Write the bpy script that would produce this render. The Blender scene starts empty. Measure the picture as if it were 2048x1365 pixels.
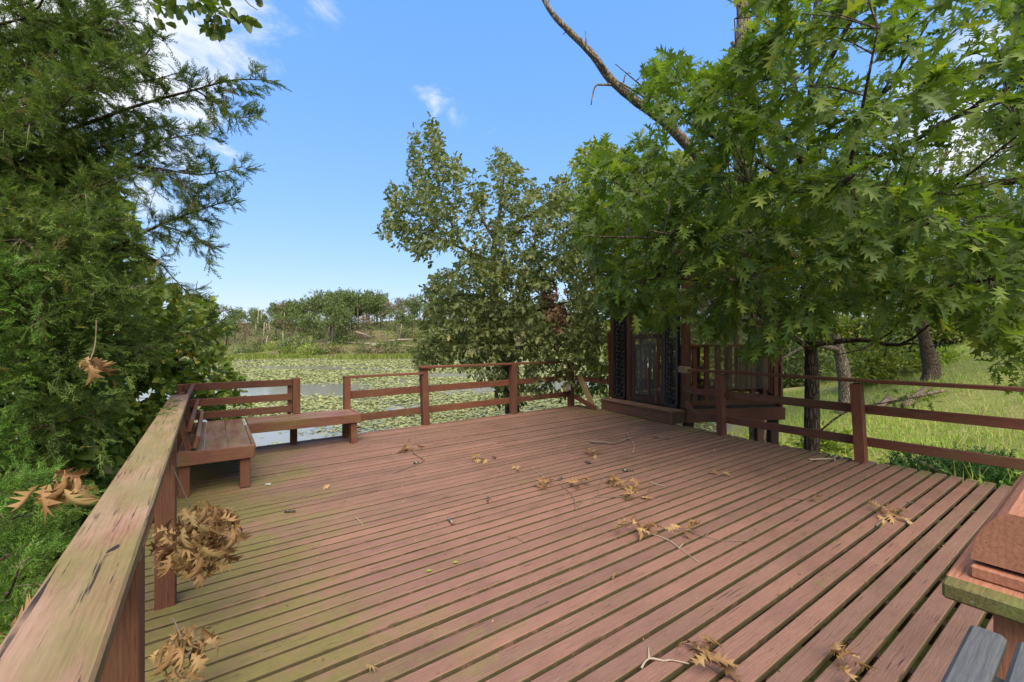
import bpy, math, random
import numpy as np
from mathutils import Vector, Matrix

R = math.radians
SC = bpy.context.scene
COL = SC.collection

# ------------------------------------------------------------------ camera
F, CX, HY, EYE = 850.0, 1024.0, 688.0, 1.5          # focal (px of the 2048 photo), centre, horizon row, eye height
cam = bpy.data.cameras.new('camera')
cam.sensor_width = 36.0
cam.lens = 36.0 * F / 2048.0
cam.shift_y = (HY - 682.5) / 2048.0
cam.clip_start = 0.05
cam.clip_end = 3000
cam_o = bpy.data.objects.new('camera', cam)
cam_o.location = (0, 0, EYE)
cam_o.rotation_euler = (R(90), 0, 0)
COL.objects.link(cam_o)
SC.camera = cam_o

# ------------------------------------------------------------------ light
SKY_GRADE = ((.76, .52), (.46, .93), (.10, 2.32))           # even colour grade of the whole sky
SUN_EL, SUN_AZ = 54.0, 168.0                         # azimuth clockwise from the view direction
S = Vector((math.sin(R(SUN_AZ)) * math.cos(R(SUN_EL)), math.cos(R(SUN_AZ)) * math.cos(R(SUN_EL)), math.sin(R(SUN_EL))))
W = bpy.data.worlds.new('World')
SC.world = W
W.use_nodes = True
nt = W.node_tree
nt.nodes.clear()
N = nt.nodes.new
out = N('ShaderNodeOutputWorld')
bg = N('ShaderNodeBackground')
sky = N('ShaderNodeTexSky')
sky.sky_type = 'NISHITA'
sky.sun_disc = False
sky.sun_elevation = R(SUN_EL)
sky.sun_rotation = R(SUN_AZ)
sky.altitude = 200
sky.air_density = 1.0
sky.dust_density = 0.6
sky.ozone_density = 2.0
bg.inputs['Strength'].default_value = 0.15
nt.links.new(bg.outputs[0], out.inputs[0])
tc = N('ShaderNodeTexCoord')


def wmath(op, a, b=None, c=None):
    n = N('ShaderNodeMath')
    n.operation = op
    for i, v in enumerate((a, b, c)):
        if v is None:
            continue
        if isinstance(v, (int, float)):
            n.inputs[i].default_value = v
        else:
            nt.links.new(v, n.inputs[i])
    return n.outputs[0]


def pdir(x, y):
    return Vector(((x - CX) / F, 1.0, -(y - HY) / F)).normalized()


# scattered fair-weather clouds: noise-torn puffs, some where the photograph shows them, the same kind all round
nz = N('ShaderNodeTexNoise')
nz.inputs['Scale'].default_value = 7.0
nz.inputs['Detail'].default_value = 8.0
nz.inputs['Roughness'].default_value = 0.62
stv = N('ShaderNodeVectorMath')
stv.operation = 'MULTIPLY'
stv.inputs[1].default_value = (1.0, 1.0, 1.9)
nt.links.new(tc.outputs['Generated'], stv.inputs[0])
nt.links.new(stv.outputs[0], nz.inputs['Vector'])
nz.inputs['Distortion'].default_value = .5
puffs = [(330, 45, .19, 1.1), (90, 10, .30, 1.3), (200, 110, .18, .9), (430, 105, .12, .8), (868, 208, .055, .6), (905, 232, .04, .5), (650, 2, .06, .6),
         (285, 380, .075, .7), (480, 415, .03, .4), (420, 535, .05, .3), (1900, 285, .16, .9), (1790, 300, .1, .8), (2040, 150, .16, .6),
         (800, 35, .03, .35), (985, 258, .03, .3)]
dirs = [(pdir(x, y), r, a) for x, y, r, a in puffs]
rw = random.Random(4)
for k in range(9):
    az, el = R(70 + 220 * rw.random()), R(14 + 50 * rw.random())
    dirs.append((Vector((math.sin(az) * math.cos(el), math.cos(az) * math.cos(el), math.sin(el))), rw.uniform(.08, .2), rw.uniform(.5, .9)))
total = None
for d, r, a in dirs:
    dn = N('ShaderNodeVectorMath')
    dn.operation = 'DISTANCE'
    nt.links.new(tc.outputs['Generated'], dn.inputs[0])
    dn.inputs[1].default_value = d
    f = wmath('SUBTRACT', 1.0, wmath('DIVIDE', dn.outputs['Value'], r * 1.25))
    f = wmath('MULTIPLY', wmath('MAXIMUM', f, 0.0), a)
    total = f if total is None else wmath('MAXIMUM', total, f)
mr = N('ShaderNodeMapRange')
mr.interpolation_type = 'SMOOTHSTEP'
mr.inputs['From Min'].default_value = 1.12
mr.inputs['From Max'].default_value = 1.75
gate = wmath('ADD', wmath('MULTIPLY', nz.outputs[0], 1.7), wmath('MULTIPLY', total, .85))
nt.links.new(gate, mr.inputs['Value'])
gate = wmath('MULTIPLY', mr.outputs[0], wmath('MINIMUM', wmath('MULTIPLY', total, 5.0), 1.0))
mixc = N('ShaderNodeMix')
mixc.data_type = 'RGBA'
nt.links.new(gate, mixc.inputs[0])
sep = N('ShaderNodeSeparateColor')
comb = N('ShaderNodeCombineColor')
nt.links.new(sky.outputs[0], sep.inputs[0])
for ch, (ex, k) in enumerate(SKY_GRADE):
    nt.links.new(wmath('MULTIPLY', wmath('POWER', sep.outputs[ch], ex), k), comb.inputs[ch])
nt.links.new(comb.outputs[0], mixc.inputs[6])
mixc.inputs[7].default_value = (2.5, 2.55, 2.65, 1)
nt.links.new(mixc.outputs[2], bg.inputs['Color'])

sun = bpy.data.lights.new('sun', 'SUN')
sun.energy = 2.9
sun.angle = R(65)
sun.color = (1.0, 0.86, 0.66)
sun_o = bpy.data.objects.new('sun', sun)
sun_o.rotation_euler = (-S).to_track_quat('-Z', 'Y').to_euler()
sun_o.location = S * 60
COL.objects.link(sun_o)

SC.view_settings.view_transform = 'Standard'
SC.view_settings.look = 'None'
SC.view_settings.exposure = 1.5
SC.view_settings.gamma = 1.0
SC.view_settings.use_curve_mapping = False
try:
    SC.cycles.max_bounces = 8
    SC.cycles.transparent_max_bounces = 16
    SC.cycles.diffuse_bounces = 3
    SC.cycles.glossy_bounces = 3
    SC.cycles.transmission_bounces = 3
except Exception:
    pass

# ------------------------------------------------------------------ coordinates
UX, VX = Vector((0.819, 0.574, 0)).normalized(), Vector((-0.574, 0.819, 0)).normalized()


def UV(u, v, z=0.0):
    p = UX * u + VX * v
    return Vector((p.x, p.y, z))


def at(x, y, z=0.0):
    """photo pixel -> point on the horizontal plane at height z"""
    t = (EYE - z) * F / (y - HY)
    return Vector(((x - CX) / F * t, t, z))


def pd(x, y, Y):
    """photo pixel -> point at depth Y"""
    return Vector(((x - CX) / F * Y, Y, EYE - (y - HY) * Y / F))


def proj(P):
    P = np.asarray(P)
    return np.stack([CX + F * P[:, 0] / P[:, 1], HY - F * (P[:, 2] - EYE) / P[:, 1]], 1)


def inpoly(xy, poly):
    x, y = xy[:, 0], xy[:, 1]
    r = np.zeros(len(xy), bool)
    n = len(poly)
    for i in range(n):
        x0, y0 = poly[i]
        x1, y1 = poly[(i + 1) % n]
        if y0 == y1:
            continue
        c = ((y0 > y) != (y1 > y)) & (x < (x1 - x0) * (y - y0) / (y1 - y0) + x0)
        r ^= c
    return r


def nrm(a):
    return a / np.maximum(np.linalg.norm(a, axis=-1, keepdims=True), 1e-9)


# ------------------------------------------------------------------ object helpers
WM = {}


def link(o, parent=None, M=None):
    M = M or Matrix.Identity(4)
    COL.objects.link(o)
    if parent is not None:
        o.parent = parent
        o.matrix_parent_inverse = Matrix.Identity(4)
        L = WM[parent.name].inverted() @ M
    else:
        L = M
    o.matrix_basis = L
    WM[o.name] = M
    return o


def tag(o, label=None, cat=None, group=None, kind=None):
    if label:
        o['label'] = label
    if cat:
        o['category'] = cat
    if group:
        o['group'] = group
    if kind:
        o['kind'] = kind
    return o


def thing(name, label, cat, loc, group=None):
    o = bpy.data.objects.new(name, None)
    o.empty_display_size = 0.1
    link(o, None, Matrix.Translation(Vector(loc)))
    return tag(o, label, cat, group)


def put(name, me, mat, parent=None, M=None, label=None, cat=None, group=None, kind=None):
    if mat is not None and len(me.materials) == 0:
        me.materials.append(mat)
    o = bpy.data.objects.new(name, me)
    link(o, parent, M)
    return tag(o, label, cat, group, kind)


def mesh_arrays(name, V, T, rnd=None, smooth=False):
    V = np.ascontiguousarray(V, dtype=np.float32)
    T = np.ascontiguousarray(T, dtype=np.int32)
    me = bpy.data.meshes.new(name)
    k = T.shape[1]
    me.vertices.add(len(V))
    me.vertices.foreach_set('co', V.ravel())
    me.loops.add(T.size)
    me.loops.foreach_set('vertex_index', T.ravel())
    me.polygons.add(len(T))
    me.polygons.foreach_set('loop_start', np.arange(0, T.size, k, dtype=np.int32))
    if smooth:
        me.polygons.foreach_set('use_smooth', np.ones(len(T), bool))
    me.update(calc_edges=True)
    if rnd is not None:
        a = me.attributes.new('rnd', 'FLOAT', 'POINT')
        a.data.foreach_set('value', np.ascontiguousarray(rnd, dtype=np.float32))
    return me


class MB:
    """collects polygons for ONE mesh"""

    def __init__(self):
        self.v, self.f = [], []

    def add(self, vs, fs):
        b = len(self.v)
        self.v += [tuple(p) for p in vs]
        self.f += [tuple(i + b for i in q) for q in fs]

    def box(self, c, sx, sy, sz, M=None):
        vs = [Vector((x * sx / 2, y * sy / 2, z * sz / 2)) for x in (-1, 1) for y in (-1, 1) for z in (-1, 1)]
        if M is not None:
            vs = [M @ p for p in vs]
        vs = [p + Vector(c) for p in vs]
        self.add(vs, [(0, 1, 3, 2), (4, 6, 7, 5), (0, 4, 5, 1), (2, 3, 7, 6), (0, 2, 6, 4), (1, 5, 7, 3)])

    def tube(self, pts, rad, n=6, cap=True, up=None):
        pts = [Vector(p) for p in pts]
        if isinstance(rad, (int, float)):
            rad = [rad] * len(pts)
        b = len(self.v)
        ref = None
        for i, p in enumerate(pts):
            t = (pts[min(i + 1, len(pts) - 1)] - pts[max(i - 1, 0)])
            t = t.normalized() if t.length > 1e-9 else Vector((0, 0, 1))
            if ref is None:
                ref = t.orthogonal().normalized()
            ref = (ref - t * ref.dot(t))
            ref = ref.normalized() if ref.length > 1e-6 else t.orthogonal().normalized()
            s = t.cross(ref)
            for k in range(n):
                a = 2 * math.pi * k / n
                self.v.append(tuple(p + (ref * math.cos(a) + s * math.sin(a)) * rad[i]))
        for i in range(len(pts) - 1):
            for k in range(n):
                k2 = (k + 1) % n
                self.f.append((b + i * n + k, b + i * n + k2, b + (i + 1) * n + k2, b + (i + 1) * n + k))
        if cap:
            self.f.append(tuple(b + k for k in reversed(range(n))))
            e = b + (len(pts) - 1) * n
            self.f.append(tuple(e + k for k in range(n)))

    def prism(self, prof, h0, h1, fn):
        """profile [(a,b)..] swept between h0 and h1; fn(a,b,h)->point"""
        n = len(prof)
        self.add([fn(a, b, h0) for a, b in prof] + [fn(a, b, h1) for a, b in prof],
                 [tuple(reversed(range(n))), tuple(range(n, 2 * n))] + [(i, (i + 1) % n, n + (i + 1) % n, n + i) for i in range(n)])

    def mesh(self, name, smooth=False):
        me = bpy.data.meshes.new(name)
        me.from_pydata(self.v, [], self.f)
        if smooth:
            me.polygons.foreach_set('use_smooth', [True] * len(me.polygons))
        me.update()
        return me

    def build(self, name, mat, parent=None, smooth=False, **kw):
        return put(name, self.mesh(name, smooth), mat, parent, **kw)


def cbox_mesh(name, lx, ly, lz, c=0.004, wob=0.0, rng=None):
    """chamfered box centred on the origin, 44 triangles"""
    hx, hy, hz = lx / 2, ly / 2, lz / 2
    c = min(c, hx * .45, hy * .45, hz * .45)
    vs, idx = [], {}
    for sx in (-1, 1):
        for sy in (-1, 1):
            for sz in (-1, 1):
                for ax in range(3):
                    h = [hx, hy, hz]
                    s = (sx, sy, sz)
                    co = [s[i] * (h[i] - (0 if i == ax else c)) for i in range(3)]
                    if wob and rng:
                        co[1] += rng.uniform(-wob, wob)
                    idx[(sx, sy, sz, ax)] = len(vs)
                    vs.append(co)
    fs = []
    for ax in range(3):
        a, b = [i for i in range(3) if i != ax]
        for s in (-1, 1):
            q = []
            for (p, r) in ((-1, -1), (1, -1), (1, 1), (-1, 1)):
                k = [0, 0, 0]
                k[ax], k[a], k[b] = s, p, r
                q.append(idx[tuple(k) + (ax,)])
            fs.append(q)
    for ax in range(3):                                  # edges along ax
        a, b = [i for i in range(3) if i != ax]
        for p in (-1, 1):
            for r in (-1, 1):
                q = []
                for s, w in ((-1, a), (1, a), (1, b), (-1, b)):
                    k = [0, 0, 0]
                    k[ax], k[a], k[b] = s, p, r
                    q.append(idx[tuple(k) + (w,)])
                fs.append(q)
    for sx in (-1, 1):
        for sy in (-1, 1):
            for sz in (-1, 1):
                fs.append([idx[(sx, sy, sz, i)] for i in range(3)])
    me = bpy.data.meshes.new(name)
    me.from_pydata(vs, [], fs)
    import bmesh
    bm = bmesh.new()
    bm.from_mesh(me)
    bmesh.ops.recalc_face_normals(bm, faces=bm.faces)
    bm.to_mesh(me)
    bm.free()
    me.update()
    return me


def frame(p0, p1, up=(0, 0, 1), roll=0.0):
    p0, p1 = Vector(p0), Vector(p1)
    x = (p1 - p0).normalized()
    z = Vector(up)
    z = (z - x * z.dot(x))
    z = z.normalized() if z.length > 1e-6 else x.orthogonal().normalized()
    y = z.cross(x)
    M = Matrix((x, y, z)).transposed().to_4x4()
    if roll:
        M = M @ Matrix.Rotation(roll, 4, 'X')
    M.translation = (p0 + p1) / 2
    return M


def beam(name, p0, p1, w, h, mat, parent=None, up=(0, 0, 1), roll=0.0, c=0.004, **kw):
    """timber from p0 to p1; w across, h along 'up'; local X runs with the grain"""
    L = (Vector(p1) - Vector(p0)).length
    return put(name, cbox_mesh(name, L, w, h, c), mat, parent, frame(p0, p1, up, roll), **kw)


# ------------------------------------------------------------------ materials
def new_mat(name):
    m = bpy.data.materials.new(name)
    m.use_nodes = True
    t = m.node_tree
    t.nodes.clear()
    return m, t


class G:
    """tiny node-graph helper"""

    def __init__(self, name):
        self.m, self.t = new_mat(name)
        self.out = self.t.nodes.new('ShaderNodeOutputMaterial')

    def n(self, typ, ins=None, **props):
        k = self.t.nodes.new(typ)
        for a, b in props.items():
            setattr(k, a, b)
        for a, b in (ins or {}).items():
            s = k.inputs[a]
            if hasattr(b, 'is_linked'):
                self.t.links.new(b, s)
            else:
                s.default_value = b
        return k

    def math(self, op, a, b=0.0, clamp=False):
        return self.n('ShaderNodeMath', {0: a, 1: b}, operation=op, use_clamp=clamp).outputs[0]

    def mix(self, f, a, b):
        return self.n('ShaderNodeMix', {0: f, 6: a, 7: b}, data_type='RGBA').outputs[2]

    def mul(self, f, a, b):
        return self.n('ShaderNodeMix', {0: f, 6: a, 7: b}, data_type='RGBA', blend_type='MULTIPLY').outputs[2]

    def ramp(self, f, stops):
        k = self.n('ShaderNodeValToRGB', {0: f})
        e = k.color_ramp.elements
        while len(e) > 1:
            e.remove(e[0])
        e[0].position, e[0].color = stops[0][0], (*stops[0][1], 1)
        for p, c in stops[1:]:
            q = e.new(p)
            q.color = (*c, 1)
        return k.outputs[0]

    def rng(self, f, a, b, c=0.0, d=1.0, smooth=True):
        return self.n('ShaderNodeMapRange', {0: f, 1: a, 2: b, 3: c, 4: d},
                      interpolation_type='SMOOTHSTEP' if smooth else 'LINEAR').outputs[0]

    def noise(self, vec, scale, detail=4.0, rough=.55, dist=0.0):
        return self.n('ShaderNodeTexNoise', {'Vector': vec, 'Scale': scale, 'Detail': detail, 'Roughness': rough, 'Distortion': dist}).outputs[0]

    def scaled(self, vec, s):
        return self.n('ShaderNodeVectorMath', {0: vec, 1: s}, operation='MULTIPLY').outputs[0]

    def bump(self, h, strength, dist=.01):
        return self.n('ShaderNodeBump', {'Height': h, 'Strength': strength, 'Distance': dist}).outputs[0]

    def finish(self, shader):
        self.t.links.new(shader, self.out.inputs[0])
        return self.m


def C4(c):
    return (*c, 1)


def wood_mat(name, base, dark, moss_col, moss_amt=0.0, moss_mode='none', rough=.75, crack=.5, top_weather=None, green_amt=.85, ring=.28, crk_at=.655):
    g = G(name)
    obj = g.n('ShaderNodeTexCoord').outputs['Object']
    rndn = g.n('ShaderNodeObjectInfo').outputs['Random']
    off = g.n('ShaderNodeCombineXYZ', {0: g.math('MULTIPLY', rndn, 57.0), 1: g.math('MULTIPLY', rndn, 31.0), 2: g.math('MULTIPLY', rndn, 13.0)}).outputs[0]
    p = g.n('ShaderNodeVectorMath', {0: obj, 1: off}, operation='ADD').outputs[0]
    pos = g.n('ShaderNodeNewGeometry').outputs['Position']
    grain = g.noise(g.scaled(p, (5.5, 130, 130)), 1.0, 5, .7, .5)
    fine = g.noise(g.scaled(p, (26, 420, 420)), 1.0, 3, .6)
    big = g.noise(p, 2.2, 4, .6)
    crk = g.noise(g.scaled(p, (3.6, 105, 105)), 1.0, 4, .5, .3)
    crkm = g.rng(crk, crk_at, crk_at + .045)
    crkm = g.math('MULTIPLY', crkm, g.rng(g.noise(p, 4.5, 3), .42, .6))
    wav = g.n('ShaderNodeTexWave', {'Vector': g.scaled(p, (.30, 1, 1)), 'Scale': 26.0, 'Distortion': 7.0, 'Detail': 3.0, 'Detail Scale': 1.3},
              wave_type='BANDS', bands_direction='Y').outputs[1]
    col = g.mix(g.rng(grain, .28, .72), C4(dark), C4(base))
    col = g.mul(ring, col, g.ramp(wav, [(.0, (.58, .55, .52)), (.35, (1, 1, 1)), (1, (1.1, 1.1, 1.1))]))
    col = g.mul(.55, col, g.ramp(big, [(.25, (.72, .70, .68)), (.75, (1.12, 1.08, 1.06))]))
    col = g.mul(.35, col, g.ramp(fine, [(.3, (.55, .55, .55)), (.7, (1.15, 1.15, 1.15))]))
    col = g.mul(.7, col, g.ramp(g.noise(pos, 1.1, 6, .65), [(.3, (.70, .70, .70)), (.5, (1, 1, 1)), (.75, (1.12, 1.1, 1.08))]))
    vary = g.ramp(rndn, [(0, (.78, .78, .78)), (.2, (1.02, .98, .96)), (.45, (.88, .9, .88)), (.7, (1.0, .96, .95)), (1, (1.14, 1.08, 1.04))])
    col = g.mul(.9, col, vary)
    if top_weather is not None:
        nrmz = g.n('ShaderNodeSeparateXYZ', {0: g.n('ShaderNodeNewGeometry').outputs['Normal']}).outputs[2]
        wn = g.noise(g.scaled(p, (1.0, 5, 5)), 1.6, 5, .6)
        wm = g.math('MULTIPLY', g.rng(nrmz, .3, .8), g.rng(wn, .36, .6))
        col = g.mix(wm, col, g.mul(.5, C4(top_weather), g.ramp(grain, [(.3, (.6, .6, .6)), (.7, (1.1, 1.1, 1.1))])))
    mm = None
    n1 = g.noise(pos, 1.7, 5, .62)
    n2 = g.noise(pos, 11.0, 5, .68)
    if moss_mode == 'deck':                              # algae film: thick along the left rail, thin islands elsewhere, plus gap shade on board flanks
        sp = g.n('ShaderNodeSeparateXYZ', {0: pos})
        u = g.math('ADD', g.math('MULTIPLY', sp.outputs[0], .819), g.math('MULTIPLY', sp.outputs[1], .574))
        left = g.rng(u, 1.75, -.35)
        right = g.math('MULTIPLY', g.rng(u, 6.1, 6.95), .62)
        edge = g.math('ADD', left, right)
        a = g.math('ADD', g.math('MULTIPLY', n1, .85), g.math('MULTIPLY', n2, .45))
        a = g.math('ADD', a, g.math('MULTIPLY', g.noise(g.scaled(p, (1.2, 9, 9)), 1.0, 4, .6), .35))
        mm = g.rng(g.math('ADD', a, g.math('MULTIPLY', edge, .36)), .88, 1.22)
        shaded_sides = g.rng(g.n('ShaderNodeSeparateXYZ', {0: g.n('ShaderNodeNewGeometry').outputs['Normal']}).outputs[2], .9, .4)
        mm = g.math('MAXIMUM', g.math('MULTIPLY', mm, green_amt), g.math('MULTIPLY', g.math('MULTIPLY', shaded_sides, g.rng(n2, .30, .50)), .85))
    elif moss_mode == 'film':
        a = g.math('ADD', g.math('MULTIPLY', n1, .6), g.math('MULTIPLY', g.noise(g.scaled(p, (2, 14, 14)), 1.0, 5, .65), .6))
        mm = g.math('MULTIPLY', g.rng(a, .60 - moss_amt * .25, .82 - moss_amt * .2), green_amt)
    if mm is not None:
        mc = g.mix(g.noise(pos, 23, 3), C4([c * .72 for c in moss_col]), C4([c * 1.2 for c in moss_col]))
        mc = g.mul(.5, mc, g.ramp(grain, [(.3, (.65, .65, .6)), (.7, (1.1, 1.1, 1.1))]))
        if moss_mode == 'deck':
            mc = g.mix(shaded_sides, mc, C4((.060, .058, .022)))  # algae on board flanks, darkened to paint shade into the gaps
        col = g.mix(mm, col, mc)
    # pale scuffs where the stain has worn off
    sc_ = g.math('MULTIPLY', g.rng(g.noise(g.scaled(p, (1, 3, 3)), 9.0, 6, .7), .66, .74), .45)
    col = g.mix(sc_, col, C4((.32, .24, .195)))
    col = g.mix(g.math('MULTIPLY', crkm, crack), col, C4((.03, .02, .015)))
    h = g.math('ADD', g.math('MULTIPLY', grain, .6), g.math('MULTIPLY', fine, .25))
    h = g.math('SUBTRACT', h, g.math('MULTIPLY', crkm, 1.5))
    b = g.n('ShaderNodeBsdfPrincipled', {'Base Color': col, 'Roughness': g.rng(grain, .2, .8, rough + .08, rough - .1),
                                         'Specular IOR Level': .3, 'Normal': g.bump(h, .55, .004)})
    return g.finish(b.outputs[0])


MOSS = (.155, .143, .038)
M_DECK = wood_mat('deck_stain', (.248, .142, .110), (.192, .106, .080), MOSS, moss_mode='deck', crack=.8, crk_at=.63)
M_RAIL = wood_mat('rail_stain', (.175, .070, .044), (.122, .047, .030), (.17, .15, .06), .15, 'film', green_amt=.35, crack=.35)
M_BENCH = wood_mat('bench_stain', (0.205, 0.086, 0.057), (0.143, 0.057, 0.038), MOSS, .35, 'film', green_amt=.5, top_weather=(.23, .13, .10), crack=.5)
M_CAP = wood_mat('handrail_weathered', (0.264, 0.148, 0.096), (0.180, 0.096, 0.060), (.175, .155, .055), .65, 'film', green_amt=.8,
                 top_weather=(.31, .195, .135), crack=1.0, ring=.6, crk_at=.61)
M_NEWEL = wood_mat('orange_stain', (.410, .190, .115), (.320, .135, .080), MOSS, 0, 'none', crack=.4)
M_MOSSEND = wood_mat('mossy_timber', (.20, .165, .055), (.09, .085, .03), (.13, .15, .04), .5, 'film', crack=1.0)
M_RAW = wood_mat('raw_timber', (.40, .30, .17), (.28, .20, .105), (.22, .2, .08), .3, 'film', green_amt=.5, crack=.7)
M_DARKWOOD = wood_mat('dark_timber', (.085, .050, .036), (.05, .03, .022), MOSS, 0, 'none')
M_GAZ = wood_mat('gazebo_stain', (.125, .048, .031), (.080, .031, .021), MOSS, .1, 'film', green_amt=.25, crack=.3)
M_GREY = wood_mat('grey_paint', (.105, .118, .128), (.080, .092, .100), MOSS, 0, 'none', crack=.15, rough=.6)
M_ROOF = wood_mat('roof_shingle', (.09, .07, .06), (.06, .045, .04), MOSS, .2, 'film')


def simple(name, col, rough=.6, metal=0.0, vary=.3, scale=20, bump=.2, spec=.4):
    g = G(name)
    p = g.n('ShaderNodeTexCoord').outputs['Object']
    n = g.noise(p, scale, 5, .6)
    c = g.mix(n, C4([k * (1 - vary) for k in col]), C4([min(1, k * (1 + vary)) for k in col]))
    b = g.n('ShaderNodeBsdfPrincipled', {'Base Color': c, 'Roughness': rough, 'Metallic': metal, 'Specular IOR Level': spec, 'Normal': g.bump(n, bump, .01)})
    return g.finish(b.outputs[0])


M_IRON = simple('black_iron', (.012, .012, .013), .32, .0, .4, 60, .3, .6)
M_CREAM = simple('cream_plastic', (.55, .50, .34), .5, 0, .12, 30, .1)
M_WHITE = simple('white_down', (.75, .75, .73), .8)
M_ROCK = simple('grey_rock', (.20, .20, .19), .9, 0, .35, 9, .8)
M_MUD = simple('dark_litter', (.06, .045, .03), .95, 0, .4, 30, .6)


def bark_mat(name, a, b, scale=1.0, bump=.9):
    g = G(name)
    p = g.n('ShaderNodeTexCoord').outputs['Object']
    q = g.scaled(p, (14 * scale, 14 * scale, 3.2 * scale))
    v = g.n('ShaderNodeTexVoronoi', {'Vector': q, 'Scale': 1.6}, feature='DISTANCE_TO_EDGE').outputs[0]
    n = g.noise(q, 1.5, 6, .65)
    h = g.math('ADD', g.rng(v, 0, .25), g.math('MULTIPLY', n, .8))
    c = g.mix(g.rng(h, .4, 1.5), C4(b), C4(a))
    c = g.mul(.5, c, g.ramp(g.noise(p, 1.3, 3), [(.3, (.7, .72, .66)), (.7, (1.15, 1.12, 1.1))]))
    s = g.n('ShaderNodeBsdfPrincipled', {'Base Color': c, 'Roughness': .9, 'Specular IOR Level': .2, 'Normal': g.bump(h, bump, .03)})
    return g.finish(s.outputs[0])


M_BARK = bark_mat('oak_bark', (.135, .105, .078), (.05, .038, .029))
M_BARKGREY = bark_mat('grey_bark', (.23, .20, .165), (.085, .07, .055), .8)
M_DEAD = bark_mat('dead_wood', (.22, .18, .14), (.085, .068, .052), .7, .6)
M_TWIG = simple('twig_bark', (.17, .13, .10), .85, 0, .4, 60, .4, .2)
M_TWIGPALE = simple('pale_twig', (.33, .27, .21), .85, 0, .3, 60, .4, .2)
M_SNAG = simple('pale_snag', (.30, .26, .21), .9, 0, .25, 1.5, .2, .2)


def leaf_mat(name, stops, trans=.35, rough=.5, spec=.35, trans_tint=(1.25, 1.35, .45), patch=.9):
    g = G(name)
    a = g.n('ShaderNodeAttribute', attribute_name='rnd').outputs['Fac']
    pos = g.n('ShaderNodeNewGeometry').outputs['Position']
    c = g.ramp(a, stops)
    c = g.mul(.45, c, g.ramp(g.noise(pos, patch, 3), [(.3, (.72, .78, .8)), (.7, (1.2, 1.16, 1.0))]))
    tcol = g.mul(1.0, c, C4(trans_tint))
    d = g.n('ShaderNodeBsdfPrincipled', {'Base Color': c, 'Roughness': rough, 'Specular IOR Level': spec})
    tr = g.n('ShaderNodeBsdfTranslucent', {'Color': tcol})
    s = g.n('ShaderNodeMixShader', {0: trans, 1: d.outputs[0], 2: tr.outputs[0]})
    return g.finish(s.outputs[0])


M_OAK = leaf_mat('oak_leaf', [(0, (.064, .108, .024)), (.45, (.105, .168, .032)), (.8, (.160, .230, .040)), (1, (.24, .27, .06))], .44, .5, .3)
M_OAKFAR = leaf_mat('far_oak_leaf', [(0, (.095, .128, .045)), (.5, (.145, .178, .066)), (.85, (.185, .205, .092)), (1, (.23, .215, .095))], .34, .55, .25)
M_YELLOWTREE = leaf_mat('yellowing_leaf', [(0, (.10, .145, .03)), (.5, (.17, .215, .045)), (1, (.28, .27, .06))], .38, .55, .25)
M_CEDAR = leaf_mat('cedar_scale', [(0, (.062, .098, .030)), (.5, (.108, .166, .044)), (.9, (.165, .235, .052)), (1, (.20, .165, .07))], .34, .65, .15)
M_CEDARYOUNG = leaf_mat('young_cedar', [(0, (.07, .15, .024)), (1, (.14, .25, .04))], .3, .6, .25)
M_HEART = leaf_mat('broad_leaf', [(0, (.10, .160, .030)), (.5, (.175, .245, .042)), (.85, (.26, .31, .055)), (1, (.40, .33, .06))], .36, .5, .3)
M_OVER = leaf_mat('round_leaf', [(0, (.055, .10, .02)), (1, (.12, .16, .03))], .4)
M_BROWN = leaf_mat('dead_leaf', [(0, (.125, .062, .028)), (.4, (.27, .155, .065)), (.75, (.40, .26, .12)), (1, (.20, .145, .06))], .18, .6, .3, (1.1, .9, .6), 6)
M_BROWNTREE = leaf_mat('dead_tree_leaf', [(0, (.10, .062, .035)), (1, (.20, .125, .075))], .2, .6, .2, (1.1, .9, .6))
M_GRASS = leaf_mat('grass_blade', [(0, (.15, .25, .040)), (.5, (.24, .37, .060)), (.8, (.34, .42, .11)), (1, (.50, .46, .24))], .4, .6, .2, (1.15, 1.25, .5), .5)
M_PAD = leaf_mat('lily_pad', [(0, (.18, .215, .075)), (.5, (.27, .29, .125)), (.9, (.37, .37, .19)), (1, (.36, .28, .12))], .15, .6, .15, (1.1, 1.2, .5), .08)
M_FAR = leaf_mat('far_leaf', [(0, (.065, .105, .036)), (.5, (.108, .155, .050)), (1, (.175, .20, .07))], .25, .6, .2, (1.2, 1.2, .6), .05)
M_FARBROWN = leaf_mat('far_brush', [(0, (.13, .095, .06)), (1, (.24, .19, .12))], .15, .8, .1, (1.1, 1, .8), .1)
M_BRIGHT = leaf_mat('bright_willow', [(0, (.17, .25, .03)), (1, (.30, .36, .06))], .3)
M_JUNIPER = leaf_mat('juniper', [(0, (.022, .07, .018)), (1, (.055, .14, .03))], .2, .6)

# ground, water
g = G('ground_soil')
pos = g.n('ShaderNodeNewGeometry').outputs['Position']
n1 = g.noise(pos, .35, 5, .6)
n2 = g.noise(pos, 6.0, 5, .65)
c = g.mix(g.rng(n1, .35, .65), C4((.17, .20, .055)), C4((.24, .225, .10)))
farg = g.rng(g.n('ShaderNodeSeparateXYZ', {0: pos}).outputs[1], 90, 120)      # brush litter covers the far bank
c = g.mix(farg, c, g.mix(g.rng(g.noise(pos, .12, 5, .7), .4, .6), C4((.135, .108, .070)), C4((.125, .140, .050))))
c = g.mul(.6, c, g.ramp(n2, [(.3, (.55, .6, .5)), (.7, (1.25, 1.2, 1.1))]))
g.finish(g.n('ShaderNodeBsdfPrincipled', {'Base Color': c, 'Roughness': .95, 'Specular IOR Level': .1, 'Normal': g.bump(n2, .7, .08)}).outputs[0])
M_GROUND = g.m

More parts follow.
